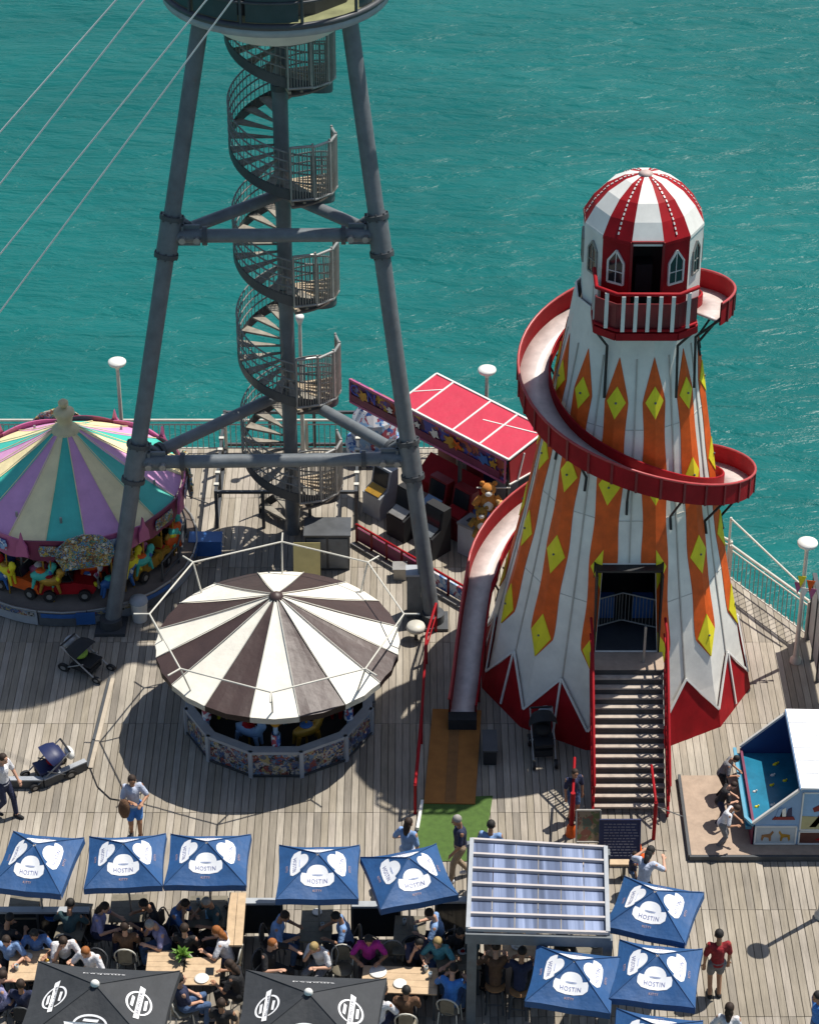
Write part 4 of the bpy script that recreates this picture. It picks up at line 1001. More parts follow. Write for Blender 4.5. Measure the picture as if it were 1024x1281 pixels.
# painted low barrier along the stall front
a, b = px(446,678), px(600,768); t = thing('low_barrier', 'long low painted barrier along the front of the red stall', 'barrier', a)
for i in range(8):
    p0, p1 = a.lerp(b,i/8), a.lerp(b,(i+.97)/8); q = MB(); q.prism([p0+Vector((0,0,.05)),p1+Vector((0,0,.05)),p1+Vector((0,0,.42)),p0+Vector((0,0,.42))], bd*.05); q.build('panel', purple if i < 5 else ART4, t)
    q = MB(); q.box(p0+Vector((0,0,.26)),(.06,.06,.52)); q.build('post', darkred, t)
q = MB(); q.tube([a+Vector((0,0,.52)),b+Vector((0,0,.52))],.03,8); q.build('rail', red, t)
q = MB(); q.beam(a+Vector((-.12,-.12,.03)),b+Vector((-.12,-.12,.03)),.08,.06); q.build('kerb', galv, t)
# small blue and white ride by the far rail
p = px(468,566); t = thing('kiddie_ride', 'blue and white patterned kiddie ride at the far railing', 'kiddie ride', p)
q = MB(); q.lathe([(.7,0),(.75,.35),(.72,.4),(0,.4)],20,p); q.build('base', ART4, t)
q = MB(); q.lathe([(.55,.4),(.62,.7),(.55,1.1),(.35,1.4),(.12,1.52),(0,1.54)],16,p,sm=False); q.build('pod', ART4, t)
for x in (-.2,.2):
    q = MB(); q.ell(p+Vector((x,-.1,1.55)),(.1,.08,.12),8); q.build('ear', blackfab, t)

# ================================================================== RIGHT HAND GAME STALL
rg = thing('game_stall', 'blue and white game stall with a teal counter on a wooden platform', 'stall', (8.2,41.8,0))
yN, yF = 40.85, 43.35
q = MB(); lo, hi = px(860,1072), px(860,978); q.box((8.61,(40.55+43.05)/2,.06),(5.58,2.55,.12)); pf = tag(q.build('platform', platmat), 'pale boarded platform under the blue game stall', 'platform')
mb = MB(); mb.box((8.61,40.55-.04-.032,.06),(5.66,.06,.14)); mb.build('edge_board', darksteel, pf); mb = MB(); mb.box((5.787,41.8,.06),(.06,2.6,.14)); mb.build('edge_board', darksteel, pf)
xc, xr, xb = 6.98, 8.02, 9.75     # counter front, roof edge, back
zc_, zr_ = .68, 1.62; Zb = .12
sidep = lambda y: [Vector((xc+.12,y,Zb)),Vector((xb,y,Zb)),Vector((xb,y,zr_-.05)),Vector((xr,y,zr_)),Vector((xc+.12,y,zc_))]
for y, m_ in ((yN,paleblue),(yF,stallblue)):
    q = MB(); q.prism(sidep(y), (0,.05 if y==yN else -.05,0)); q.build('side_wall', m_, rg)
    q = MB(); q.beam((xc+.1,y,zc_+.02),(xr,y,zr_+.02),.06,.05); q.build('edge_trim', white, rg)
q = MB(); q.prism([(xr-.03,yN-.06,zr_+.03),(xb+.3,yN-.06,zr_-.02),(xb+.3,yF+.04,zr_-.02),(xr-.03,yF+.04,zr_+.03)], (0,0,.04)); q.build('roof', mat('white_roof_sheet',(.80,.80,.80),.5,var=.04), rg)
q = MB(); q.prism([(xr-.05,yN-.07,zr_-.06),(xr-.05,yF+.05,zr_-.06),(xr-.05,yF+.05,zr_+.05),(xr-.05,yN-.07,zr_+.05)], (.02,0,0)); q.build('roof_fascia', paleblue, rg)
for i in range(1,6):
    y = yN+(yF-yN)*i/6; q = MB(); q.beam((xr-.02,y,zr_+.075),(xb+.28,y,zr_+.025),.025,.014); q.build('roof_rib', mat('roof_rib_paint',(.62,.63,.64),.5,var=.1), rg)
q = MB(); q.box(((xc+.12+xr)/2+.05,(yN+yF)/2,.52),(xr-xc+.28,yF-yN-.12,.08)); q.build('pool_tray', poolblue, rg)
q = MB(); q.prism([(xc+.1,yN,Zb),(xc+.1,yF,Zb),(xc+.1,yF,zc_-.03),(xc+.1,yN,zc_-.03)], (.05,0,0)); q.build('counter_front', purple, rg)
q = MB(); q.prism([(xc-.05,yN+.22,zc_-.06),(xc+.1,yN-.02,zc_-.06),(xc+.15,yN+.02,zc_-.06),(xc+.02,yN+.25,zc_-.06),(xc+.02,yF,zc_-.06),(xc-.05,yF,zc_-.06)], (0,0,.05)); q.build('counter_top', mat('counter_blue',(.10,.30,.42),.4), rg)
q = MB(); q.box((xr+.3,(yN+yF)/2,.85),(.04,yF-yN-.1,1.4)); q.build('dark_back_wall', blackfab, rg)  # black sheet for the dark interior wall at the back
q = MB(); q.box((xr+.28,yF-.9,1.0),(.03,.5,.5)); q.build('prize_board', mat('dark_prize_board',(.05,.045,.05),.5), rg)
rk = random.Random(5)
for i in range(9):
    c = Vector((rk.uniform(xc+.25,xr-.05), rk.uniform(yN+.25,yF-.3), .56)); q = MB(); q.ell(c,(.05,.035,.035),8); q.ell(c+Vector((.04,0,.04)),(.022,.022,.022),6); q.build('floating_duck', (yellow if i%3 else white), rg)
# painted pictures on the near side
def pic(name, x0, x1, z0, z1, bg, figs):
    q = MB(); q.prism([(x0,yN-.012,z0),(x1,yN-.012,z0),(x1,yN-.012,z1),(x0,yN-.012,z1)], (0,.012,0)); o = q.build(name, bg, rg)
    for (cx,cz,w,h,m_,pts) in figs:
        q = MB(); q.prism([(x0+(x1-x0)*(cx+w*a), yN-.022, z0+(z1-z0)*(cz+h*b)) for a,b in pts], (0,.01,0)); q.build('painted_figure', m_, o)
    q = MB()
    for A_, B_ in (((x0,z0),(x1,z0)),((x1,z0),(x1,z1)),((x1,z1),(x0,z1)),((x0,z1),(x0,z0))): q.beam((A_[0],yN-.015,A_[1]),(B_[0],yN-.015,B_[1]),.03,.03)
    q.build('picture_frame', white, o)
horse = [(-.5,-.3),(-.4,-.5),(-.25,-.1),(.1,-.15),(.2,-.5),(.32,-.45),(.3,0),(.5,.35),(.4,.5),(.2,.2),(-.2,.15),(-.45,.1)]
ship = [(-.5,-.2),(-.35,-.5),(.4,-.5),(.55,-.15)]; sail = [(-.4,-.5),(.4,-.5),(.1,.5),(-.2,.4)]
man = [(-.5,-.5),(-.3,-.5),(-.05,-.1),(.15,-.5),(.35,-.45),(.2,.05),(.5,.2),(.4,.35),(.15,.3),(.12,.5),(-.1,.5),(-.1,.3),(-.45,.1),(-.4,-.02),(-.12,.05)]
pic('picture_panel', xc+.17, xr-.03, Zb+.03, zc_-.06, mat('pale_picture',(.42,.47,.50),.6), [(.3,.45,.3,.6,midwood,horse),(.72,.45,-.3,.6,goldpaint,horse)])
pic('picture_panel', xr+.04, xb-.02, zc_-.15, zr_-.1, mat('sky_picture',(.25,.42,.62),.6), [(.5,.2,1.0,.35,mat('sand_print',(.45,.40,.20),.7),[(-.5,-.5),(.5,-.5),(.5,.3),(-.5,.5)]),(.32,.5,.42,.85,darkred,man),(.74,.48,.34,.75,midwood,man)])
pic('picture_panel', xr+.04, xb-.02, Zb+.03, zc_-.2, mat('brown_picture',(.10,.03,.02),.6), [(.4,.5,.5,.4,red,sail)])
q = MB(); q.prism([(xr-.55,yN-.02,zc_+.12),(xr-.08,yN-.02,zc_+.12),(xr-.12,yN-.02,zc_+.2),(xr-.5,yN-.02,zc_+.2)], (0,.02,0)); q.build('painted_ship', darkred, rg)
for x, c1 in ((xr-.42,paleblue),(xr-.22,navy),(xr-.34,cream)):
    q = MB(); q.prism([(x-.06,yN-.02,zc_+.21),(x+.07,yN-.02,zc_+.21),(x+.05,yN-.02,zc_+.44),(x-.02,yN-.02,zc_+.40)], (0,.02,0)); q.build('painted_sail', c1, rg)

# ================================================================== MATS, SIGNS, BARRIERS ON THE DECK
def slab(name, lb, ct, corners, h, m_):
    q = MB(); q.prism(corners, (0,0,h)); return tag(q.build(name, m_), lb, ct)
bm_ = slab('landing_mat', 'brown coir landing mat at the foot of the slide', 'mat', [px(530,1006,.01),px(594,1007,.01),px(602,890,.01),px(541,888,.01)], .03, browncoir)
q = MB(); q.prism([px(556,1004,.042),px(570,1004,.042),px(575,892,.042),px(563,892,.042)], (0,0,.004)); q.build('worn_strip', coirdark, bm_)
slab('turf_mat', 'bright green artificial turf mat below the brown slide mat', 'mat', [px(519,1078,.004),px(604,1078,.004),px(616,996,.004),px(526,1000,.004)], .012, greenmat)
t = thing('red_barrier', 'long low red rail beside the slide mats', 'barrier', px(526,1005)); pts = [px(519,1018),px(527,930),px(533,830),px(545,790)]
for i, p in enumerate(pts):
    q = MB(); q.box(p+Vector((0,0,.4)),(.06,.06,.8)); q.build('post', red, t)
for h, r in ((.8,.032),(.45,.018)):
    q = MB(); q.tube([p+Vector((0,0,h)) for p in pts], r, 8); q.build('rail', red, t)
q = MB(); q.beam(px(522,1040)+Vector((0,0,.05)),px(528,1005)+Vector((0,0,.05)),.06,.1); q.build('white_kerb', white, t)
# picture board and dark blue rules board at the stair foot
def board(name, lb, u, v, w, h, m_, tilt=.25, rz=0, rows=0):
    p = px(u,v); t = thing(name, lb, 'sign', p, rz); q = MB()
    q.prism([(-w/2,0,.1),(w/2,0,.1),(w/2,tilt,h),(-w/2,tilt,h)], (0,.03,0)); f = q.build('board', m_, t, world=False)
    q = MB()
    for a, b in (((-w/2,0,.1),(w/2,0,.1)),((w/2,0,.1),(w/2,tilt,h)),((w/2,tilt,h),(-w/2,tilt,h)),((-w/2,tilt,h),(-w/2,0,.1))): q.beam(Vector(a)+Vector((0,-.005,0)),Vector(b)+Vector((0,-.005,0)),.035,.035)
    q.build('frame', galv if rows == 0 else navy, t, world=False)
    for x in (-w*.42,w*.42):
        q = MB(); q.beam((x,.03,.12),(x,-.02,0),.04,.04); q.beam((x,tilt+.03,h-.1),(x,tilt+.4,0),.04,.04); q.build('leg', darksteel, t, world=False)
    rk = random.Random(9); q = MB()
    for i in range(rows):
        f_ = .9-.8*i/rows; x = -w*.4
        while x < w*.36:
            L = rk.uniform(.04,.11); y = tilt*f_; z = .1+(h-.1)*f_; q.box((x+L/2,y-.006,z),(L,.008,.022)); x += L+.025
    if rows: tag(q.build('fine_print', mat('dim_print',(.17,.17,.22),.6), t, world=False), None, None, None, 'stuff')
    return t
board('picture_board', 'green and brown picture board at the foot of the tower stairs', 735, 1058, .5, .75, ART5)
board('rules_board', 'dark navy rules board with fine white print below the stairs', 774, 1084, .82, 1.0, navy, .3, 0, 12)
t = thing('entry_post', 'red gate post left of the stair foot with an orange foot', 'post', px(716,1035)); p = px(714,1045)
q = MB(); q.tube([p,p+Vector((0,0,1.15))],.05,10); q.build('post', red, t); q = MB(); q.lathe([(.12,0),(.11,.2),(.06,.3)],10,p); q.build('foot', orange, t); q = MB(); q.tube([p+Vector((0,0,1.1)),p+Vector((.1,1.2,1.1))],.03,8); q.build('arm', red, t)
t = thing('entry_post', 'red gate post right of the stair foot', 'post', px(818,1050)); p = px(817,1050)
q = MB(); q.tube([p,p+Vector((0,0,1.0))],.04,10); q.build('post', red, t); q = MB(); q.tube([p+Vector((0,0,1.0)),p+Vector((0,1.2,1.0))],.03,8); q.build('arm', red, t); q = MB(); q.tube([p+Vector((0,0,.9)),p+Vector((.55,-.15,.75))],.012,6); q.build('chain', darksteel, t)
t = thing('orange_cone', 'orange cone beside the navy rules board', 'cone', px(797,1075)); p = px(797,1076); q = MB(); q.lathe([(.14,.03),(.03,.5),(0,.5)],12,p); q.build('body', orange, t); q = MB(); q.box(p+Vector((0,0,.015)),(.34,.34,.03)); q.build('base', orange, t)
t = thing('low_bench', 'low pale bench in front of the navy rules board', 'bench', px(752,1100)); p = px(752,1098); q = MB(); q.box(p+Vector((0,0,.4)),(1.1,.16,.05)); q.build('seat', lightwood, t)
for x in (-.45,.45):
    q = MB(); q.box(p+Vector((x,0,.19)),(.06,.14,.38)); q.build('leg', darksteel, t)
# angled kerb with the parked pushchair, and the long strip that runs up from it
t = thing('kerb_planter', 'angled low grey kerb around the parked dark pushchair', 'kerb', px(55,990)); pp = [px(108,962),px(55,985),px(-14,985)]
for a, b in zip(pp,pp[1:]):
    q = MB(); q.beam(a+Vector((0,0,.1)),b+Vector((0,0,.1)),.1,.24); q.build('kerb', darksteel, t); q = MB(); q.beam(a+Vector((0,0,.235)),b+Vector((0,0,.235)),.13,.03); q.build('kerb_cap', greyplastic, t)
t = thing('cable_ramp', 'long thin cable strip along the planks beside the brown canopy shadow', 'cable cover', px(125,880)); q = MB(); q.beam(px(109,962)+Vector((0,0,.03)),px(137,850)+Vector((0,0,.03)),.06,.07); q.build('strip', darksteel, t); q = MB(); q.beam(px(113,962)+Vector((0,0,.02)),px(141,850)+Vector((0,0,.02)),.1,.03); q.build('side_strip', mat('pale_strip',(.42,.36,.28),.8,var=.2), t)
rope = MB(); rope.tube([px(112,960)+Vector((0,0,.02)),px(122,985)+Vector((0,0,.02)),px(138,1000)+Vector((0,0,.02)),px(150,1002)+Vector((0,0,.02))],.012,5); tag(rope.build('loose_cable', black), 'thin black cable lying by the end of the kerb', 'cable')
def pushchair(lb, u, v, rz, fab, acc, acc2=None, sc=(1,1,1)):
    t = thing('pushchair', lb, 'pushchair', px(u,v), rz); B_ = dict(world=False)
    for x in (-.24,.24):
        q = MB(); q.tube([(x,-.42,.12),(x,-.05,.5),(x,.42,1.0)],.018,6); q.tube([(x,.38,.12),(x,-.12,.55)],.018,6); q.build('frame', galv, t, **B_)
        for y, r in ((-.45,.11),(.38,.14)):
            q = MB(); q.cyl((x-.03,y,r),(x+.03,y,r),r,14); w = q.build('wheel', black, t, **B_); q = MB(); q.cyl((x-.035,y,r),(x+.035,y,r),r*.5,8); q.build('hub', galv, w, **B_)
    q = MB(); q.tube([(-.24,.42,1.0),(.24,.42,1.0)],.024,8); q.build('handle', black, t, **B_)
    q = MB(); q.prism([(-.2,-.28,.42),(-.2,.12,.38),(-.2,.34,.86),(-.2,.28,.88),(-.2,.06,.48),(-.2,-.28,.5)], (.4,0,0)); q.build('seat', fab, t, **B_)
    q = MB(); q.lathe([(.0,0),(.23,.02),(.3,.16),(.32,.34)],12,(0,.0,0),a0=0,a1=pi); 
    M = Matrix.Translation((0,.3,.92)) @ Matrix.Rotation(radians(115),4,'X'); q.v = [M@p for p in q.v]; q.build('hood', fab, t, **B_)
    q = MB(); q.box((0,0,.24),(.4,.5,.16)); q.build('basket', blackfab, t, **B_)
    q = MB(); q.ell((0,.12,.62),(.17,.16,.15),10); q.build('blanket', acc, t, **B_)
    if acc2 is not None:
        q = MB(); q.ell((.1,.46,.8),(.18,.1,.2),10); q.build('bag', acc2, t, **B_)
    t.scale = sc
    return t
pushchair('low dark pushchair with a lime green blanket in the carousel shadow', 108, 838, radians(60), blackfab, limegreen, greyplastic, (1.15,1.1,.68))
pushchair('navy pushchair with red and white bags inside the angled kerb', 62, 972, radians(-60), navy, red, white, (1.1,1.0,.7))
pushchair('black pushchair against the red skirt of the striped tower', 678, 945, radians(5), blackfab, blackfab, mat('silver_label',(.45,.5,.55),.5))
p = px(612,945); t = thing('mat_rack', 'dark rack beside the brown slide mat', 'rack', p); q = MB(); q.box(p+Vector((0,0,.2)),(.28,.7,.36)); q.build('body', blackfab, t); q = MB(); q.box(p+Vector((0,0,.4)),(.32,.74,.04)); q.build('lid', darksteel, t)
p = px(716,905); t = thing('speaker_box', 'dark box between the stairs and the red skirt', 'box', p); q = MB(); q.box(p+Vector((0,0,.45)),(.4,.35,.9)); q.build('body', blackfab, t); q = MB(); q.box(p+Vector((0,-.19,.45)),(.3,.03,.7)); q.build('grille', darksteel, t)
# ================================================================== TERRACE: parasols, shelter, tables, chairs
def parasol(name, label, cat, size, zrim, rise, canm, poleM, group):
    t = thing(name, label, cat, (0,0,0), 0, group); h = size/2; B_ = dict(world=False)
    q = MB(); q.tube([(0,0,.05),(0,0,zrim+rise-.05)],.024,8); q.build('pole', poleM, t, **B_)
    q = MB(); q.lathe([(.0,.07),(.06,.09),(.22,.05),(.24,0)],16); q.build('base', darksteel, t, **B_)
    cor = [Vector((h*x,h*y,zrim)) for x,y in ((-1,-1),(1,-1),(1,1),(-1,1))]; top = Vector((0,0,zrim+rise))
    n = 10
    for k in range(4):
        a, b = cor[k], cor[(k+1)%4]; rows = []
        for i in range(n+1):
            f = .04+.96*i/n; L = top.lerp(a,f); R_ = top.lerp(b,f); row = []
            for j in range(7):
                g = j/6; p = L.lerp(R_,g); sag = sin(pi*g)
                inward = (top-p); inward.z = 0
                p = p + inward*(.045*sag*f) + Vector((0,0,-.055*sag*sin(pi*min(1,f*.8)) + .012*sin(9*g+k*2)*f)); row.append(p)
            rows.append(row)
        mid = (a+b)/2; out = Vector((mid.x,mid.y,0)).normalized()
        rows.append([p+Vector((0,0,-.13-.015*sin(6*pi*j/6)))+out*.012 for j,p in enumerate(rows[-1])])
        q = MB()
        for A, B in zip(rows,rows[1:]): q.strip(B, A, .006, sm=False)
        q.build('canopy_panel', canm, t, **B_)
    for c in cor:
        q = MB(); q.tube([top-Vector((0,0,.12)), c-Vector((0,0,.03))],.012,5); q.tube([Vector((0,0,zrim-.15)), top.lerp(c,.5)-Vector((0,0,.05))],.01,5); q.build('rib', darksteel, t, **B_)
        q = MB(); q.tube([top*1.0+Vector((0,0,.012)), top.lerp(c,.5)+Vector((0,0,.016)), c+Vector((0,0,.012))],.009,4); q.build('hem', canm, t, **B_)
    return t, top, cor
def on_panel(top, cor, k, f, g, lift):
    """point on canopy panel k at fraction f from the top, g across (-1..1); same sag as the cloth"""
    a, b = cor[k], cor[(k+1)%4]; gg = .5+.5*g; L = top.lerp(a,f); R_ = top.lerp(b,f); p = L.lerp(R_,gg); sag = sin(pi*gg)
    inward = top-p; inward.z = 0
    return p + inward*(.045*sag*f) + Vector((0,0,-.055*sag*sin(pi*min(1,f*.8)) + .012*sin(9*gg+k*2)*f + lift))
def print_on(t, top, cor, k, poly, m, name, lift=.014):
    """flat print: polygon in (x,y) on the panel, x across in half-panel units at f, y = f; triangulated finely so it lies on the sagging cloth"""
    q = MB(); cx = sum(p[0] for p in poly)/len(poly); cy = sum(p[1] for p in poly)/len(poly); n = len(poly); R_ = 4; vs = [on_panel(top,cor,k,cy,cx/cy,lift)]
    for r in range(1,R_+1):
        for x,y in poly:
            X = cx+(x-cx)*r/R_; Y = cy+(y-cy)*r/R_; vs.append(on_panel(top,cor,k,Y,X/Y,lift))
    fs = [(0,1+i,1+(i+1)%n) for i in range(n)]
    for r in range(R_-1):
        for i in range(n): fs.append((1+r*n+i,1+(r+1)*n+i,1+(r+1)*n+(i+1)%n,1+r*n+(i+1)%n))
    q.add(vs, fs); return q.build(name, m, t, world=False)
def cloud(): 
    pts = []
    for i in range(12):
        a = pi*(1-i/11); pts.append((.235*cos(a)*1.0, .47-.20*sin(a)))
    return [(x*1.14,.56+(y-.56)*1.14) for x,y in [(-.36,.50),(-.33,.44)]+pts+[(.33,.44),(.36,.50),(.36,.60),(.27,.665),(.09,.685),(-.09,.685),(-.27,.665),(-.36,.60)]]
def letters_on(t, top, cor, k, txt, size, y, m, name='lettering', lift=.02, stretch=1.0):
    cu = bpy.data.curves.new('lettering','FONT'); cu.body = txt; cu.size = size; cu.align_x = 'CENTER'; cu.align_y = 'CENTER'; cu.resolution_u = 2; cu.space_character = 1.1
    o = bpy.data.objects.new('tmp',cu); COL.objects.link(o); me = bpy.data.meshes.new_from_object(o.evaluated_get(bpy.context.evaluated_depsgraph_get())); bpy.data.objects.remove(o)
    me.materials.clear(); me.materials.append(m)
    for v in me.vertices:
        X = v.co.x*stretch; Y = y - v.co.y; p = on_panel(top,cor,k,Y,X/Y,lift); v.co = p
    return link(name, me, t)
blue_p, btop, bcor = parasol('parasol','blue square parasol','parasol',1.72,2.12,.46,blue,galv,'blue parasols on the terrace')
for k in range(4):
    o = print_on(blue_p,btop,bcor,k,cloud(),printwhite,'white_emblem')
    letters_on(blue_p,btop,bcor,k,'HOSTIN',.14,.59,mat('faded_blue_print',(.16,.18,.36),.6),stretch=.95)
    letters_on(blue_p,btop,bcor,k,'CIDER' if False else 'KITTY',.08,.80,printred,'lower_lettering')
    ar = [(.17*cos(pi*i/8),.47-.11*sin(pi*i/8)) for i in range(9)]+[(.15*cos(pi*i/8),.47-.095*sin(pi*i/8)) for i in range(8,-1,-1)]
    print_on(blue_p,btop,bcor,k,[(-.14,.44),(.14,.44),(.12,.46),(-.12,.46)],mat('pale_blue_print',(.45,.50,.66),.6),'emblem_line',.02)
used = []
def from_corners(cs, z): 
    P_ = [px(u,v,z) for u,v in cs]           # far-left, far-right, near-right, near-left
    c = sum(P_,Vector())/4; ax = ((P_[1]-P_[0])+(P_[2]-P_[3])); rz = math.atan2(ax.y,ax.x)
    w = ((P_[1]-P_[0]).length+(P_[2]-P_[3]).length)/2; d = ((P_[0]-P_[3]).length+(P_[1]-P_[2]).length)/2
    return c, rz, w, d
BLUE = [([(20,1038),(112,1053),(74,1119),(-14,1114)],'leftmost blue parasol with white emblems, turned askew over the shaded tables'),
 ([(115,1045),(213,1044),(205,1108),(108,1111)],'blue parasol left of the joined pair, beneath the standing woman in blue shorts'),
 ([(214,1043),(318,1045),(306,1108),(206,1108)],'blue parasol right of the joined pair, next to the pale plank table'),
 ([(346,1058),(448,1060),(450,1128),(347,1130)],'lone square blue parasol in the middle of the upper row'),
 ([(452,1073),(549,1058),(573,1123),(477,1143)],'tilted blue parasol beside the green turf mat'),
 ([(777,1096),(882,1120),(860,1186),(763,1164)],'blue parasol at the right, just below the person by the rules board'),
 ([(673,1185),(770,1195),(763,1270),(648,1252)],'blue parasol below the glazed shelter, left of its twin'),
 ([(780,1177),(880,1190),(872,1266),(760,1252)],'blue parasol beside the person in the red top'),
 ([(770,1262),(876,1276),(866,1350),(752,1336)],'blue parasol cut off by the bottom edge of the photo')]
BPOS = []
for cs, lb in BLUE:
    c, rz, w, d = from_corners(cs, 2.12); o = place(blue_p, used, (c.x,c.y,0), rz, lb, 'blue parasols on the terrace', (w/1.72, d/1.72, 1)); o.rotation_euler = (random.uniform(-.03,.03), random.uniform(-.03,.03), rz)
blk_p, ktop, kcor = parasol('parasol','charcoal parasol','parasol',2.7,2.3,.6,blackcan,galv,'charcoal parasols on the terrace')
q = MB(); q.lathe([(.0,.1),(.06,.09),(.085,.05),(.08,.0)],12,ktop); q.build('finial', white, blk_p, world=False)
for k in range(4):
    if k != 2:
        for sgn_ in (-1,1):
            A_ = [radians(14+152*i/14) if sgn_ > 0 else radians(-14-152*i/14) for i in range(15)]
            o1 = [(.25*cos(a),.60+.185*sin(a)) for a in A_]; o2 = [(.222*cos(a),.60+.155*sin(a)) for a in A_]
            q = MB(); vs = [on_panel(ktop,kcor,k,y,x/y,.018) for x,y in o1]+[on_panel(ktop,kcor,k,y,x/y,.018) for x,y in o2]
            q.add(vs,[(i,i+1,15+i+1,15+i) if sgn_ < 0 else (15+i,15+i+1,i+1,i) for i in range(14)]); q.build('emblem_ring', printwhite, blk_p, world=False)
            print_on(blk_p,ktop,kcor,k,[(-.11,.60+sgn_*.075),(.1,.60+sgn_*.07),(.12,.60+sgn_*.11),(-.09,.60+sgn_*.115)],printwhite,'emblem_mark',.02)
        print_on(blk_p,ktop,kcor,k,[(-.36,.562),(.36,.562),(.34,.638),(-.34,.638)],printwhite,'emblem_band',.022)
        letters_on(blk_p,ktop,kcor,k,'BRUNSTER',.062,.605,printgrey,lift=.03,stretch=1.5)
    else:
        letters_on(blk_p,ktop,kcor,k,'smoked',.075,.66,printwhite,lift=.022,stretch=2.4); print_on(blk_p,ktop,kcor,k,[(-.28,.70),(.28,.70),(.2,.715),(-.2,.715)],printwhite,'underline',.02)
used2 = []
for cs, lb in (([(50,1203),(217,1215),(208,1325),(12,1312)],'left charcoal parasol with white ring emblems and a white finial'),([(306,1213),(475,1225),(478,1335),(288,1325)],'right charcoal parasol with white ring emblems, below the chairs')):
    c, rz, w, d = from_corners(cs, 2.3); place(blk_p, used2, (c.x,c.y,0), rz, lb, 'charcoal parasols on the terrace', (w/2.7,d/2.7,1))

# glazed shelter
sh = thing('glazed_shelter', 'flat roofed shelter of clear ribbed sheets on grey posts', 'shelter', px(672,1180))
zs2 = 2.4; fl, frr, nr, nl = px(590,1053,zs2), px(757,1063,zs2), px(760,1170,zs2), px(585,1165,zs2)
for i in range(6):
    for j in range(6):
        a = lambda f,g: (fl.lerp(frr,f)).lerp(nl.lerp(nr,f),g)
        q = MB(); f0,f1,g0,g1 = j/6+.003,(j+1)/6-.003,i/6+.004,(i+1)/6-.004
        q.prism([a(f0,g1),a(f1,g1),a(f1,g0),a(f0,g0)],(0,0,.012)); o = q.build('roof_sheet', poly, sh)
for i in range(7):
    g = i/6; p0, p1 = fl.lerp(nl,g), frr.lerp(nr,g); q = MB(); q.beam(p0+Vector((0,0,.05)),p1+Vector((0,0,.05)),.05,.07); q.build('roof_bar', mat('pale_bar',(.46,.42,.40),.5,var=.1), sh)
for a, b in ((fl,nl),(frr,nr)):
    q = MB(); q.beam(a+Vector((0,0,.04)),b+Vector((0,0,.04)),.08,.12); q.build('side_beam', greyplastic, sh)
q = MB(); q.beam(nl+Vector((-.05,-.06,-.12)),nr+Vector((.05,-.06,-.12)),.06,.24); q.build('gutter', steel, sh)
for p in (fl,frr,nl+Vector((.08,0,0)),nr):
    q = MB(); q.box((p.x,p.y,zs2/2-.03),(.18,.18,zs2-.06)); q.build('post', steel, sh)

# tables
def table(lb, u, v, w, d, rz, m, legs=darksteel):
    p = px(u,v,.74); t = thing('cafe_table', lb, 'table', (p.x,p.y,0), rz, 'tables on the terrace'); n = 4
    for i in range(n):
        q = MB(); q.box((0,-d/2+d*(i+.5)/n,.725),(w,d/n-.006,.03)); q.build('top_board', m, t, world=False)
    for x in (-1,1):
        for y in (-1,1):
            q = MB(); q.box((x*(w/2-.06),y*(d/2-.06),.355),(.05,.05,.71)); q.build('leg', legs, t, world=False)
    return p
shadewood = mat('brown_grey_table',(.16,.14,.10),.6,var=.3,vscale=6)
TB = {}
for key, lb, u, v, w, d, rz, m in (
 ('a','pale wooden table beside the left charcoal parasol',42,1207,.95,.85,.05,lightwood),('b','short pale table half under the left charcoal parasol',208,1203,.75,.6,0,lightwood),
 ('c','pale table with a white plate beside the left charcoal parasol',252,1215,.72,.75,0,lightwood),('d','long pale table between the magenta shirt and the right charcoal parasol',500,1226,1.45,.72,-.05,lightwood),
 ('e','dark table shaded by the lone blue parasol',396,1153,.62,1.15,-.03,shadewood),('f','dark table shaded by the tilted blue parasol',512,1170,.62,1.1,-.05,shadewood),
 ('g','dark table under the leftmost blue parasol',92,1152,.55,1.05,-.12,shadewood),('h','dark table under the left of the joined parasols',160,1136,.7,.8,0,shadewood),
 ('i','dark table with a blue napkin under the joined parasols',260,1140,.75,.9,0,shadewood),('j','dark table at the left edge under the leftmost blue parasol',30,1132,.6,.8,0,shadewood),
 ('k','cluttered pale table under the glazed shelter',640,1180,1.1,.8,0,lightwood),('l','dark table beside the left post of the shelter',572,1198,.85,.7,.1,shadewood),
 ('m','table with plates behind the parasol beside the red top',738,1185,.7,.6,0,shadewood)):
    TB[key] = table(lb,u,v,w,d,rz,m)
t = thing('plank_table', 'tall narrow pale plank table right of the joined parasols', 'table', px(295,1150)); p = px(295,1150,.95)
for i in range(2):
    q = MB(); q.box((p.x-.085+.17*i,p.y,.94),(.16,1.5,.05)); q.build('top_plank', lightwood, t)
for y in (-.6,.6):
    q = MB(); q.box((p.x,p.y+y,.46),(.26,.07,.92)); q.build('leg', darksteel, t)
# things on tables
def plate(lb, key, dx, dy, r=.12, food=None):
    b = TB[key]; t = thing('plate', lb, 'plate', (b.x+dx,b.y+dy,.745), 0, 'plates on the tables'); q = MB(); q.lathe([(0,.008),(r*.65,.008),(r,.022),(r,.012),(r*.6,0),(0,0)],18); q.build('dish', white, t, world=False)
    if food: q = MB(); q.ell((0,0,.02),(r*.5,r*.42,.03),8); q.build('food', food, t, world=False)
def glass_(lb, key, dx, dy, m_): 
    b = TB[key]; t = thing('drinking_glass', lb, 'glass', (b.x+dx,b.y+dy,.742), 0, 'glasses on the tables'); q = MB(); q.lathe([(.0,.004),(.032,.0),(.04,.14),(.036,.14),(.03,.02)],12); q.build('tumbler', mat('clear_glass',(.45,.5,.5),.1,var=0), t, world=False); q = MB(); q.lathe([(0,.015),(.028,.015),(.034,.10),(0,.10)],10); q.build('drink', m_, t, world=False)
amber = mat('amber_drink',(.5,.24,.03),.2,var=0)
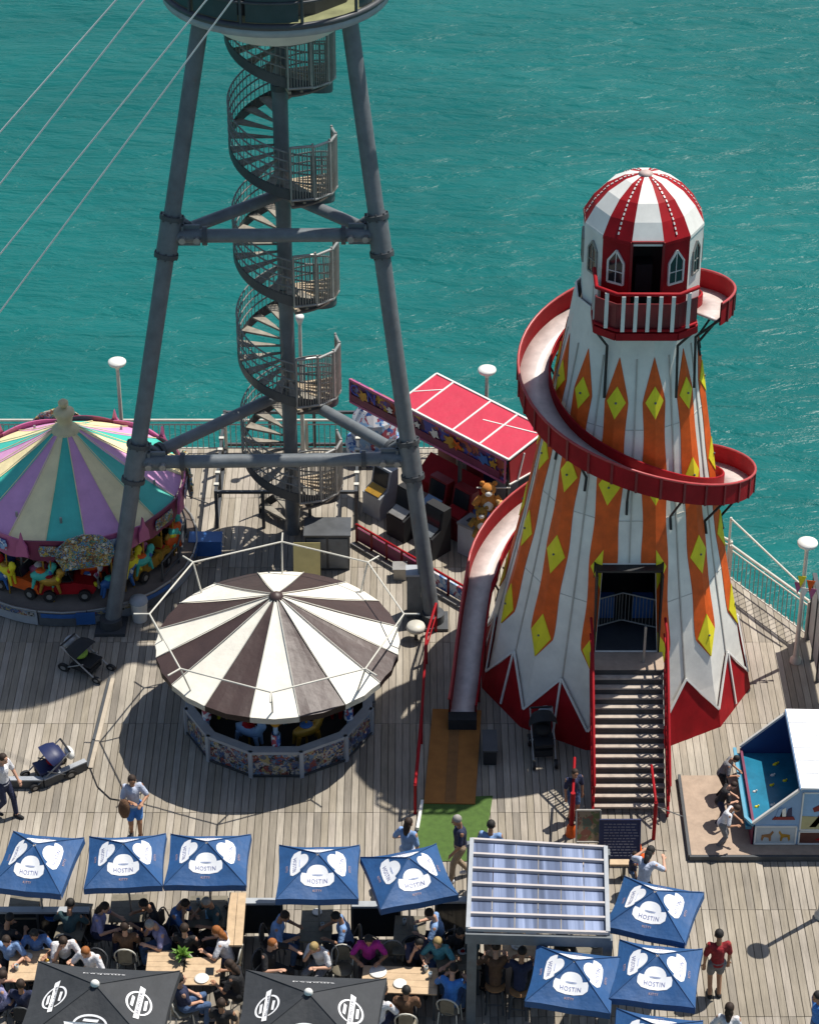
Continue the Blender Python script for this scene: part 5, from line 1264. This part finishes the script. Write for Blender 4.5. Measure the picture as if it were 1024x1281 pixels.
plate('white plate on the table with the dark phone','c',.02,-.22,.14); plate('large white platter on the long pale table','d',-.42,.2,.17); plate('white plate by the dark hair at the long pale table','d',.0,-.12,.13)
plate('white plate with chips on the pale left table','a',.25,.1,.12,goldpaint); plate('plate of food on the cluttered shelter table','k',-.25,.1,.12,mat('food_brown',(.4,.16,.05),.8)); plate('second plate on the cluttered shelter table','k',.1,-.1,.12,cream)
plate('white plate at the corner of the shelter table','k',.38,.2,.11); plate('white bowl behind the lower blue parasols','m',.1,.1,.14); plate('small plate with red sauce by the shelter post','l',.1,.15,.1,red)
plate('plate under the lone blue parasol','e',.0,.25,.1); plate('white plate at the far end of the pale left table','a',-.15,.2,.11,cream)
for lb,k,x,y,m_ in (('amber glass on the long pale table','d',.5,.22,amber),('tall glass at the right end of the long pale table','d',.58,.05,paleblue),('glass on the table under the tilted parasol','f',-.1,.3,amber),('second glass under the tilted parasol','f',.12,.1,paleblue),
      ('glass under the lone blue parasol','e',.12,-.2,amber),('amber glass on the pale left table','a',-.3,-.15,amber),('glass on the shelter table','k',-.05,.28,amber),('glass on the dark table by the shelter post','l',-.2,.1,amber),('glass on the table under the joined parasols','i',-.2,.2,amber)): glass_(lb,k,x,y,m_)
b = TB['c']; t = thing('phone', 'dark phone on the table with the white plate', 'phone', (b.x+.16,b.y-.02,.743)); q = MB(); q.box((0,0,.006),(.16,.2,.012)); q.build('case', black, t, world=False); q = MB(); q.box((0,0,.013),(.14,.17,.002)); q.build('screen', glass_dark, t, world=False)
b = TB['i']; q = MB(); q.box((b.x+.1,b.y-.1,.75),(.28,.24,.01),.1); tag(q.build('napkin', mat('sky_napkin',(.18,.42,.62),.7)), 'sky blue napkin on the table under the joined parasols', 'napkin')
b = TB['g']; q = MB(); q.lathe([(0,.005),(.14,.01),(.17,.05),(.15,.05),(.12,.02),(0,.02)],16,(b.x-.42,b.y+.1,.74)); tag(q.build('bowl', bluecrate), 'blue bowl under the leftmost blue parasol', 'bowl')
# potted green plant between the two pale tables
b = TB['b']; t = thing('potted_plant', 'bright green potted plant between two pale tables', 'plant', (b.x+.30,b.y+.02,.74)); q = MB(); q.lathe([(.0,0),(.06,0),(.08,.12),(0,.12)],10); q.build('pot', darksteel, t, world=False)
rk = random.Random(2); q = MB()
for i in range(46):
    a = rk.uniform(0,2*pi); e = rk.uniform(.2,1.3); L = rk.uniform(.14,.3); d = Vector((cos(a)*cos(e),sin(a)*cos(e),sin(e))); s_ = d.cross(Vector((0,0,1))).normalized()*.03; o = Vector((0,0,.12)); m1 = o+d*L*.6; tp = o+d*L-Vector((0,0,.05))
    q.add([o,m1+s_,tp,m1-s_],[(0,1,2,3),(3,2,1,0)])
tag(q.build('leaves', mat('leaf_green',(.10,.22,.02),.6,var=.3), t, world=False), None, None, None, 'stuff')
# windbreak panels along the terrace front
for i,(u0,u1,v,lb) in enumerate(((-20,112,1140,'dark windbreak behind the leftmost blue parasol'),(285,352,1129,'dark windbreak between the plank table and the lone blue parasol'),(440,500,1133,'dark windbreak between the two middle blue parasols'),(545,592,1127,'dark windbreak next to the glazed shelter'))):
    a, b = px(u0,v,.9), px(u1,v,.9); t = thing('windbreak', lb, 'windbreak', (a.x,a.y,0), 0, 'windbreaks along the terrace'); n = max(1,round((b-a).length/1.0))
    q = MB(); q.box(((a.x+b.x)/2,a.y,.92),((b-a).length,.16,.05)); q.build('top_shelf', greyplastic, t)
    for j in range(n):
        p0, p1 = a.lerp(b,j/n), a.lerp(b,(j+1)/n); q = MB(); q.box(((p0.x+p1.x)/2,a.y,.48),(p1.x-p0.x-.05,.03,.8)); q.build('panel', glass_dark, t)
    for j in range(n+1):
        p0 = a.lerp(b,j/n); q = MB(); q.box((p0.x,a.y,.45),(.05,.05,.9)); q.build('post', darksteel, t)
# chair prototypes (facing -Y: sitter looks towards -Y, back at +Y)
def cafe_chair(fm, seatm):
    t = thing('cafe_chair','round backed cafe chair','chair'); B_ = dict(world=False)
    for x in (-1,1):
        for y in (-1,1):
            q = MB(); q.tube([(x*.17,y*.16,.44),(x*.2,y*.2,0)],.014,6); q.build('leg', fm, t, **B_)
    q = MB(); q.lathe([(0,.46),(.2,.46),(.21,.44),(.19,.425),(0,.42)],14); q.build('seat', seatm, t, **B_)
    q = MB(); q.tube([(-.2,.1,.45),(-.21,.18,.66)]+[(.21*cos(pi-pi*i/8),.2+.03*sin(pi*i/8),.68+.2*sin(pi*i/8)) for i in range(9)]+[(.21,.18,.66),(.2,.1,.45)],.016,6); q.build('back_hoop', fm, t, **B_)
    q = MB(); q.prism([(-.13,.19,.5),(.13,.19,.5),(.14,.205,.78),(.07,.21,.84),(-.07,.21,.84),(-.14,.205,.78)],(0,.02,0)); q.build('back_panel', seatm, t, **B_)
    return t
def stool(fm):
    t = thing('wooden_stool','stool','stool'); B_ = dict(world=False)
    for x in (-1,1):
        for y in (-1,1):
            q = MB(); q.tube([(x*.13,y*.13,.6),(x*.17,y*.17,0)],.02,6); q.build('leg', fm, t, **B_)
    q = MB(); q.lathe([(0,.63),(.19,.63),(.2,.61),(.17,.59),(0,.59)],14); q.build('seat', midwood, t, **B_)
    q = MB(); q.tube([(-.15,-.15,.25),(.15,-.15,.25),(.15,.15,.25),(-.15,.15,.25)],.014,6,True); q.build('foot_ring', fm, t, **B_)
    return t
ch_pale = cafe_chair(pipe, shadewood); ch_dark = cafe_chair(darksteel, blackfab); ch_grey = cafe_chair(galv, shadewood); stl = stool(darksteel)
chu = {'pale':(ch_pale,[]),'dark':(ch_dark,[]),'grey':(ch_grey,[]),'stool':(stl,[])}
def chair(kind, x, y, rz, lb): place(chu[kind][0], chu[kind][1], (x,y,0), rz, lb, {'pale':'pale hooped cafe chairs','dark':'dark cafe chairs','grey':'grey cafe chairs','stool':'stools under the shelter'}[kind])

# ================================================================== PEOPLE
def capsule(q, a, b, ra, rb, n=10):
    a, b = Vector(a), Vector(b); d = (b-a)
    if d.length < 1e-5: d = Vector((0,0,.001))
    dn = d.normalized(); pts = [a-dn*ra*.86, a-dn*ra*.5, a, b, b+dn*rb*.5, b+dn*rb*.86]; rs = [ra*.5,ra*.86,ra,rb,rb*.86,rb*.5]
    q.tube(pts, rs, n)
def fuse(name, q, vox, ratio):
    me = bpy.data.meshes.new(name); me.from_pydata([tuple(v) for v in q.v],[],q.f); me.update()
    o = bpy.data.objects.new('tmp',me); COL.objects.link(o)
    r = o.modifiers.new('r','REMESH'); r.mode = 'VOXEL'; r.voxel_size = vox
    s_ = o.modifiers.new('s','SMOOTH'); s_.iterations = 2; s_.factor = .4
    if ratio < 1: d = o.modifiers.new('d','DECIMATE'); d.ratio = ratio
    out = bpy.data.meshes.new_from_object(o.evaluated_get(bpy.context.evaluated_depsgraph_get())); bpy.data.objects.remove(o)
    out.name = name; out.polygons.foreach_set('use_smooth',[True]*len(out.polygons)); out.materials.append(None) if not out.materials else None
    return out
def ik(a, c, l1, l2, pole):
    a, c, pole = Vector(a), Vector(c), Vector(pole); d = c-a; L = min(d.length,(l1+l2)*.995); dn = d.normalized(); x = (l1*l1-l2*l2+L*L)/(2*L); h = math.sqrt(max(0,l1*l1-x*x)); pp = pole-dn*pole.dot(dn); pp = pp.normalized() if pp.length > 1e-4 else Vector((0,0,-1))
    return a+dn*x+pp*h, a+dn*L
POSES = {}
def make_pose(key, sit=False, lean=0., turn=0., step=0., wr=None, headp=.15, female=False, skirt=False, shorts=False, seat_h=.5):
    """figure faces -Y. wr = wrist targets (left, right) relative to the pelvis frame"""
    hz = seat_h+.09 if sit else .93
    pel = Vector((0,0,hz)); up = Vector((sin(turn)*.0,-sin(lean),cos(lean))); fwd = Vector((0,-cos(lean),-sin(lean))); rt = Vector((1,0,0))
    sw = .17 if female else .195; chest = pel+up*.34; neck = pel+up*.50; head = neck+up*.15+fwd*(.03+headp*.12)
    sh_ = {s: pel+up*.455+rt*s*sw for s in (-1,1)}
    hip = {s: pel+rt*s*.09-Vector((0,0,.03)) for s in (-1,1)}
    kn, an = {}, {}
    for s in (-1,1):
        if sit: kn[s] = hip[s]+Vector((s*.05,-.43,.0)); an[s] = Vector((kn[s].x+s*.01,kn[s].y+.06,.08))
        else:
            st_ = step*s; an[s] = Vector((s*.09,-st_,.08+(.05 if st_<0 and step else 0))); kn[s], an[s] = ik(hip[s],an[s],.43,.425,(0,-1,0))
    wr = wr or {-1:(-.25,-.06,-.1),1:(.25,-.06,-.1)}
    el, wrp = {}, {}
    for s in (-1,1):
        tgt = pel+Vector(wr[s]); el[s], wrp[s] = ik(sh_[s],tgt,.29,.25,(s*.7,.6,-.5))
    b = MB()
    capsule(b,pel-Vector((0,0,.01)),pel+up*.14,.135,.115); capsule(b,pel+up*.12,chest,.115,.13)
    for s in (-1,1):
        capsule(b,chest+rt*s*.05,sh_[s]-rt*s*.05-up*.03,.1,.07); capsule(b,sh_[s],el[s],.056,.042); capsule(b,el[s],wrp[s],.042,.028)
        capsule(b,hip[s],kn[s],.088,.058); capsule(b,kn[s],an[s],.056,.04); capsule(b,an[s]-Vector((0,0,.03)),an[s]+Vector((0,-.16,-.045)),.045,.032)
        hd = (wrp[s]-el[s]).normalized(); side = hd.cross(up); side = side.normalized() if side.length > 1e-3 else rt; nrm_ = side.cross(hd)
        capsule(b,wrp[s],wrp[s]+hd*.07,.03,.034)
        for i in range(4):
            o = wrp[s]+hd*.085+side*((i-1.5)*.021); L = (.07,.082,.078,.06)[i]; m_ = o+hd*L*.55-nrm_*.006; capsule(b,o-hd*.03,m_,.0095,.009,6); capsule(b,m_,m_+hd*L*.4-nrm_*.022,.009,.008,6)
        o = wrp[s]+hd*.02-side*s*.03; capsule(b,o,o+hd*.035-side*s*.028,.012,.010,6); capsule(b,o+hd*.035-side*s*.028,o+hd*.06-side*s*.03,.010,.009,6)
    capsule(b,neck-up*.06,neck+up*.08,.058,.05)
    hf = (fwd*(1-headp)+Vector((0,-.25,-.9))*headp); hf = (hf-up*hf.dot(up)*.2).normalized(); hx = rt; hu = (hx.cross(hf)); hu = -hu if hu.z < 0 else hu
    H_ = Matrix(((hx.x,-hf.x,hu.x,head.x),(hx.y,-hf.y,hu.y,head.y),(hx.z,-hf.z,hu.z,head.z),(0,0,0,1)))
    b.ell((0,0,.02),(.078,.098,.105),14,0,H_); b.ell((0,-.03,-.055),(.055,.06,.06),10,0,H_)
    b.tube([H_@Vector((0,-.09,.015)),H_@Vector((0,-.115,-.025))],[.008,.016],6)
    for s in (-1,1): b.ell((s*.08,.005,0),(.014,.026,.034),8,0,H_)
    b.ell((0,-.088,-.065),(.026,.01,.008),8,0,H_)
    body = fuse('body',b,.0085,.22)
    c = MB(); capsule(c,pel+up*(-.02 if not skirt else .05),pel+up*.14,.147,.128); capsule(c,pel+up*.12,chest,.128,.145)
    for s in (-1,1):
        capsule(c,chest+rt*s*.05,sh_[s]-rt*s*.05-up*.03,.112,.082); capsule(c,sh_[s]-rt*s*.02,sh_[s].lerp(el[s],.8),.071,.062)
    shirt = fuse('shirt',c,.016,.5)
    c = MB(); capsule(c,pel-Vector((0,0,.03)),pel+up*.05,.145,.14)
    for s in (-1,1):
        capsule(c,hip[s],hip[s].lerp(kn[s],.7 if shorts else 1),.102,.084 if shorts else .07)
        if not shorts: capsule(c,kn[s],kn[s].lerp(an[s],.9),.068,.056)
    trousers = fuse('trousers',c,.016,.5)
    c = MB(); c.ell((0,.018,.045),(.09,.1,.098),14,0,H_)
    if female: c.ell((0,.07,-.05),(.085,.06,.13),12,0,H_); capsule(c,H_@Vector((0,.08,-.1)),H_@Vector((0,.1,-.2)),.07,.045)
    c.v = [v if (H_.inverted()@v).y > -.055+.25*max(0,.06-(H_.inverted()@v).z) else H_@Vector(((H_.inverted()@v).x,max((H_.inverted()@v).y,-.06),max((H_.inverted()@v).z,.055))) for v in c.v]
    hair = bpy.data.meshes.new('hair'); hair.from_pydata([tuple(v) for v in c.v],[],c.f); hair.polygons.foreach_set('use_smooth',[True]*len(hair.polygons)); hair.materials.append(None); hair.update()
    shoes = []
    for s in (-1,1):
        c = MB(); capsule(c,an[s]+Vector((0,.02,-.035)),an[s]+Vector((0,-.16,-.045)),.052,.038); 
        me = bpy.data.meshes.new('shoe'); me.from_pydata([tuple(v) for v in c.v],[],c.f); me.polygons.foreach_set('use_smooth',[True]*len(me.polygons)); me.materials.append(None); shoes.append(me)
    eyes = []
    for s in (-1,1):
        c = MB(); c.ell((s*.032,-.086,.022),(.014,.008,.009),8,0,H_); me = bpy.data.meshes.new('eye'); me.from_pydata([tuple(v) for v in c.v],[],c.f); me.materials.append(None); eyes.append(me)
    POSES[key] = dict(body=body,shirt=shirt,trousers=trousers,hair=hair,shoes=shoes,eyes=eyes,head=head)
onT = {-1:(-.2,-.40,.24),1:(.2,-.40,.24)}; face = {-1:(-.1,-.28,.42),1:(.14,-.42,.25)}; lap = {-1:(-.12,-.25,.08),1:(.12,-.25,.08)}; ppt = {-1:(-.2,-.35,.24),1:(.28,-.48,.42)}
make_pose('sit_table',True,.22,wr=onT,headp=.35); make_pose('sit_table_f',True,.2,wr=onT,headp=.3,female=True); make_pose('sit_back',True,-.12,wr=lap,headp=.1); make_pose('sit_eat',True,.3,wr=face,headp=.45); make_pose('sit_point',True,.1,wr=ppt,headp=.2); make_pose('sit_stool',True,.2,wr=onT,headp=.3,seat_h=.66)
make_pose('stand',wr={-1:(-.24,-.08,-.12),1:(.24,-.05,-.12)},shorts=True,headp=.2); make_pose('walk',step=.2,lean=.05,wr={-1:(-.24,.12,-.08),1:(.24,-.22,-.02)},headp=.2); make_pose('carry',wr={-1:(-.06,-.25,.22),1:(.16,-.26,.18)},female=True,shorts=True,headp=.35,step=.04)
make_pose('reach',lean=.3,wr={-1:(-.2,-.5,.3),1:(.25,-.48,.34)},female=True,headp=.4,step=.05); make_pose('lean_child',lean=.45,wr={-1:(-.2,-.40,.10),1:(.14,-.46,.06)},headp=.5,step=.08); make_pose('back_f',wr={-1:(-.26,.0,-.1),1:(.2,-.2,.1)},female=True,headp=.15,step=.1)
def cloth(n, c): return mat('cloth_'+n, c, .85, var=.28, vscale=11, bump=.9, bscale=22)
CL = dict(blue=(.07,.16,.38),lightblue=(.20,.33,.58),white=(.66,.66,.68),black=(.013,.013,.015),navy=(.016,.022,.06),lilac=(.26,.25,.42),magenta=(.42,.02,.25),red=(.26,.012,.018),grey=(.16,.16,.17),brown=(.12,.06,.03),teal=(.08,.30,.36),darkteal=(.03,.07,.08),bright=(.05,.20,.55),denim=(.06,.11,.22),tan=(.32,.24,.16),pale=(.45,.50,.62))
SK = dict(l=(.52,.29,.19),m=(.36,.18,.10),d=(.13,.06,.035)); HR = dict(b=(.012,.010,.009),br=(.028,.014,.007),g=(.35,.25,.10),gr=(.30,.28,.26),o=(.30,.10,.02))
def person(label, u, v, zh, pose, face_, shirt, trous, hair='b', skin='l', shoe='black', size=1.0, ground=None):
    P_ = POSES[pose]; hd = P_['head']*size; rz = radians(face_); R_ = Matrix.Rotation(rz,4,'Z')
    g = px(u,v,hd.z) if ground is None else Vector(ground); off = R_@Vector((hd.x,hd.y,0)); loc = (g.x-off.x,g.y-off.y,0) if ground is None else g
    t = thing('person', label, 'person', loc, rz); t.scale = (size,)*3
    def part(nm, me, m_):
        o = link(nm, me, t); o.material_slots[0].link = 'OBJECT'; o.material_slots[0].material = m_; return o
    bd_ = part('body',P_['body'],mat('skin_'+skin,SK[skin],.6,var=.1)); part('shirt',P_['shirt'],cloth(shirt,CL[shirt])); part('trousers',P_['trousers'],cloth(trous,CL[trous])); h = part('hair',P_['hair'],mat('hair_'+hair,HR[hair],.75,var=.3,vscale=30))
    for s_ in P_['shoes']: part('shoe',s_,cloth(shoe,CL[shoe]))
    for e_ in P_['eyes']: part('eye',e_,black)
    return t, loc, rz
def sitter(label, u, v, pose, face_, shirt, trous, hair, skin, kind, clabel, size=1.0):
    t, loc, rz = person(label,u,v,1.2,pose,face_,shirt,trous,hair,skin,size=size); back = Matrix.Rotation(rz,3,'Z')@Vector((0,.05,0)); chair(kind,loc[0]+back.x,loc[1]+back.y,rz,clabel)
# walking and standing
person('person in blue shorts and pale top holding a dark jacket on the sunny planks',165,977,1.6,'carry',10,'pale','bright','br','m')
person('person in a white top and navy trousers at the left photo edge',4,950,1.6,'walk',60,'white','navy','br')
person('person in light blue with long brown hair beside the red rail',511,1030,1.6,'back_f',150,'lightblue','pale','br','l')
person('person in navy walking across the green turf mat',571,1027,1.6,'walk',-80,'navy','tan','gr','m','white')
person('dark haired person in light blue behind the glazed shelter',614,1033,1.6,'stand',170,'lightblue','denim','b','m')
person('person in pale grey bending toward the orange cone by the rules board',813,1066,1.5,'reach',150,'pale','black','b','l')
person('child in navy at the orange cone beside the rules board',794,1070,1.0,'stand',100,'navy','denim','br','m',size=.62)
person('person in a dark red top and grey trousers beside the right parasols',899,1170,1.6,'stand',185,'red','grey','b','m')
person('person in white and navy at the bottom edge near the right parasols',912,1262,1.6,'back_f',170,'white','navy','br','l')
person('person in bright blue at the right bottom edge of the photo',1022,1248,1.6,'walk',-70,'bright','denim','b','m')
person('person in a navy jacket by the red gate post left of the stairs',719,968,1.3,'stand',20,'navy','denim','br','m',size=.8)
person('red shirted child at the far railing behind the spiral stairs',190,548,1.2,'stand',170,'red','navy','br','m',size=.85)
person('child in grey leaning on the stall counter, farthest back',920,950,1.1,'lean_child',80,'grey','black','b','m',size=.74)
person('child in black leaning on the middle of the stall counter',917,983,1.0,'lean_child',95,'black','navy','br','l',size=.72)
person('child in white leaning over the near end of the stall counter',921,1012,1.0,'lean_child',80,'white','grey','br','m',size=.74)
# people at the tables
for a in (
 ('person in a light blue shirt at the left photo edge by the pale table',8,1178,'sit_table',0,'lightblue','black','br','l','dark','dark chair at the left edge behind the pale table'),
 ('person in a mid blue shirt behind the pale left table',43,1170,'sit_table',5,'blue','black','b','m','dark','dark chair of the person in mid blue behind the pale left table'),
 ('person in white and black resting elbows beside the left charcoal parasol',79,1179,'sit_eat',10,'white','black','br','l','dark','dark chair of the elbow resting person in white and black'),
 ('ginger haired person in white just above the left charcoal parasol',107,1192,'sit_table',-20,'white','tan','o','l','dark','dark chair of the ginger person above the left charcoal parasol'),
 ('person with tanned arms in navy at the near side of the pale left table',26,1232,'sit_back',175,'navy','denim','br','m','dark','dark chair at the near side of the pale left table'),
 ('person in lilac and white at the lower left corner',3,1222,'sit_table',120,'lilac','navy','br','l','dark','dark chair at the lower left photo corner'),
 ('dark clothed person in shade at the leftmost parasol',12,1150,'sit_table',150,'black','black','b','m','dark','dark chair in shade at the leftmost parasol'),
 ('dark haired person sitting under the gap beside the leftmost parasol',88,1132,'sit_table',170,'darkteal','black','b','m','dark','dark chair under the gap beside the leftmost parasol'),
 ('person in lilac under the left of the joined parasols',131,1136,'sit_table_f',80,'lilac','navy','br','l','dark','dark chair of the person in lilac under the joined parasols'),
 ('brown haired person with back turned on a pale hooped chair',156,1160,'sit_back',178,'brown','black','br','l','pale','pale hooped chair of the brown haired person with back turned'),
 ('grey haired person in lilac right of the brown haired sitter',188,1158,'sit_eat',-60,'lilac','denim','gr','l','dark','dark chair of the grey haired person in lilac'),
 ('person in black beneath the seam of the joined parasols',180,1132,'sit_table',-90,'black','navy','b','m','dark','dark chair beneath the seam of the joined parasols'),
 ('person in dark blue bending under the right of the joined parasols',231,1132,'sit_eat',70,'blue','navy','br','m','dark','dark chair of the person bending in dark blue'),
 ('person with light brown hair on a pale hooped chair by the napkin',231,1162,'sit_back',165,'black','black','br','l','pale','pale hooped chair by the table with the blue napkin'),
 ('person in dark clothes and pale cap under the right joined parasol',258,1130,'sit_table',-60,'darkteal','black','gr','m','dark','dark chair under the right joined parasol'),
 ('ginger haired person in white and navy by the pale plank table',271,1166,'sit_table_f',-100,'white','navy','o','l','pale','pale hooped chair by the pale plank table'),
 ('person in black with bare arms right of the table with the phone',287,1208,'sit_table_f',-110,'black','black','br','m','pale','pale hooped chair right of the table with the phone'),
 ('person in navy at the left of the table with the phone',226,1226,'sit_back',110,'navy','denim','b','l','pale','pale hooped chair left of the table with the phone'),
 ('person in black near the bottom below the table with the phone',277,1256,'sit_back',170,'black','tan','br','m','pale','pale hooped chair near the bottom below the phone table'),
 ('person in pale blue left of the table under the lone parasol',356,1147,'sit_table',80,'lightblue','denim','br','m','dark','dark chair left of the table under the lone parasol'),
 ('person in pale blue right of the table under the lone parasol',420,1148,'sit_table',-80,'lightblue','navy','b','m','dark','dark chair right of the table under the lone parasol'),
 ('ginger haired person in black pointing with a bare arm',341,1182,'sit_point',60,'black','black','o','l','dark','dark chair of the pointing ginger haired person'),
 ('person in white and grey hand to head below the lone parasol',393,1186,'sit_eat',-30,'white','grey','g','l','dark','dark chair of the person in white below the lone parasol'),
 ('person in a magenta shirt sitting upright at the long pale table',461,1177,'sit_table',0,'magenta','black','b','m','dark','dark chair of the person in the magenta shirt'),
 ('person in light blue right of the table under the tilted parasol',537,1144,'sit_table',-95,'lightblue','navy','br','l','dark','dark chair under the tilted parasol'),
 ('person in dark navy leaning at the right of the long pale table',524,1180,'sit_eat',15,'navy','black','b','l','dark','dark chair of the person in dark navy at the long pale table'),
 ('blond haired person in teal beside the shelter',547,1180,'sit_table_f',-15,'teal','denim','g','l','dark','dark chair of the blond haired person in teal'),
 ('black haired person in brown on the near side of the long pale table',508,1240,'sit_back',178,'brown','black','b','m','pale','pale hooped chair on the near side of the long pale table'),
 ('person in white and navy at the right edge of the right charcoal parasol',479,1240,'sit_table',150,'white','navy','br','m','dark','dark chair at the right edge of the right charcoal parasol'),
 ('person in a bright blue shirt left of the shelter post',567,1213,'sit_table',165,'bright','denim','b','l','pale','pale hooped chair of the person in bright blue'),
 ('person in black with a red bag beside the shelter post',576,1168,'sit_table',20,'black','black','b','m','dark','dark chair beside the shelter post'),
 ('person in brown floral on a stool under the shelter',620,1186,'sit_stool',178,'brown','black','br','l','stool','left stool under the shelter, carrying the person in brown'),
 ('person in navy on a stool under the shelter',653,1192,'sit_stool',170,'navy','black','b','m','stool','right stool under the shelter, carrying the person in navy'),
 ('person in dark teal at the far side of the shelter table',600,1172,'sit_table',60,'darkteal','black','br','m','dark','dark chair at the far side of the shelter table'),
 ('person in black half hidden under the lower right parasols',700,1172,'sit_table',-20,'black','black','br','l','dark','dark chair half hidden by the lower right parasols'),
 ): sitter(*a)
chair('pale', px(428,1210,.5).x, px(428,1210,.5).y, 0, 'empty pale hooped chair between the white shirt and the magenta shirt')
chair('grey', px(491,1205,.5).x, px(491,1205,.5).y, 0, 'empty grey hooped chair right of the magenta shirt')
t = thing('shoulder_bag', 'red bag by the person in black at the shelter post', 'bag', px(588,1178)); p = px(586,1180,.5); q = MB(); q.ell(p,(.1,.07,.16),10); q.build('body', red, t); q = MB(); q.tube([p+Vector((-.07,0,.12)),p+Vector((0,0,.32)),p+Vector((.07,0,.12))],.012,6); q.build('strap', red, t)
p = px(163,1005,1.1); q = MB(); q.ell((p.x-.12,p.y-.12,1.05),(.13,.1,.26),10); tag(q.build('jacket', cloth('brown',CL['brown'])), 'dark brown jacket held by the person in blue shorts', 'jacket')
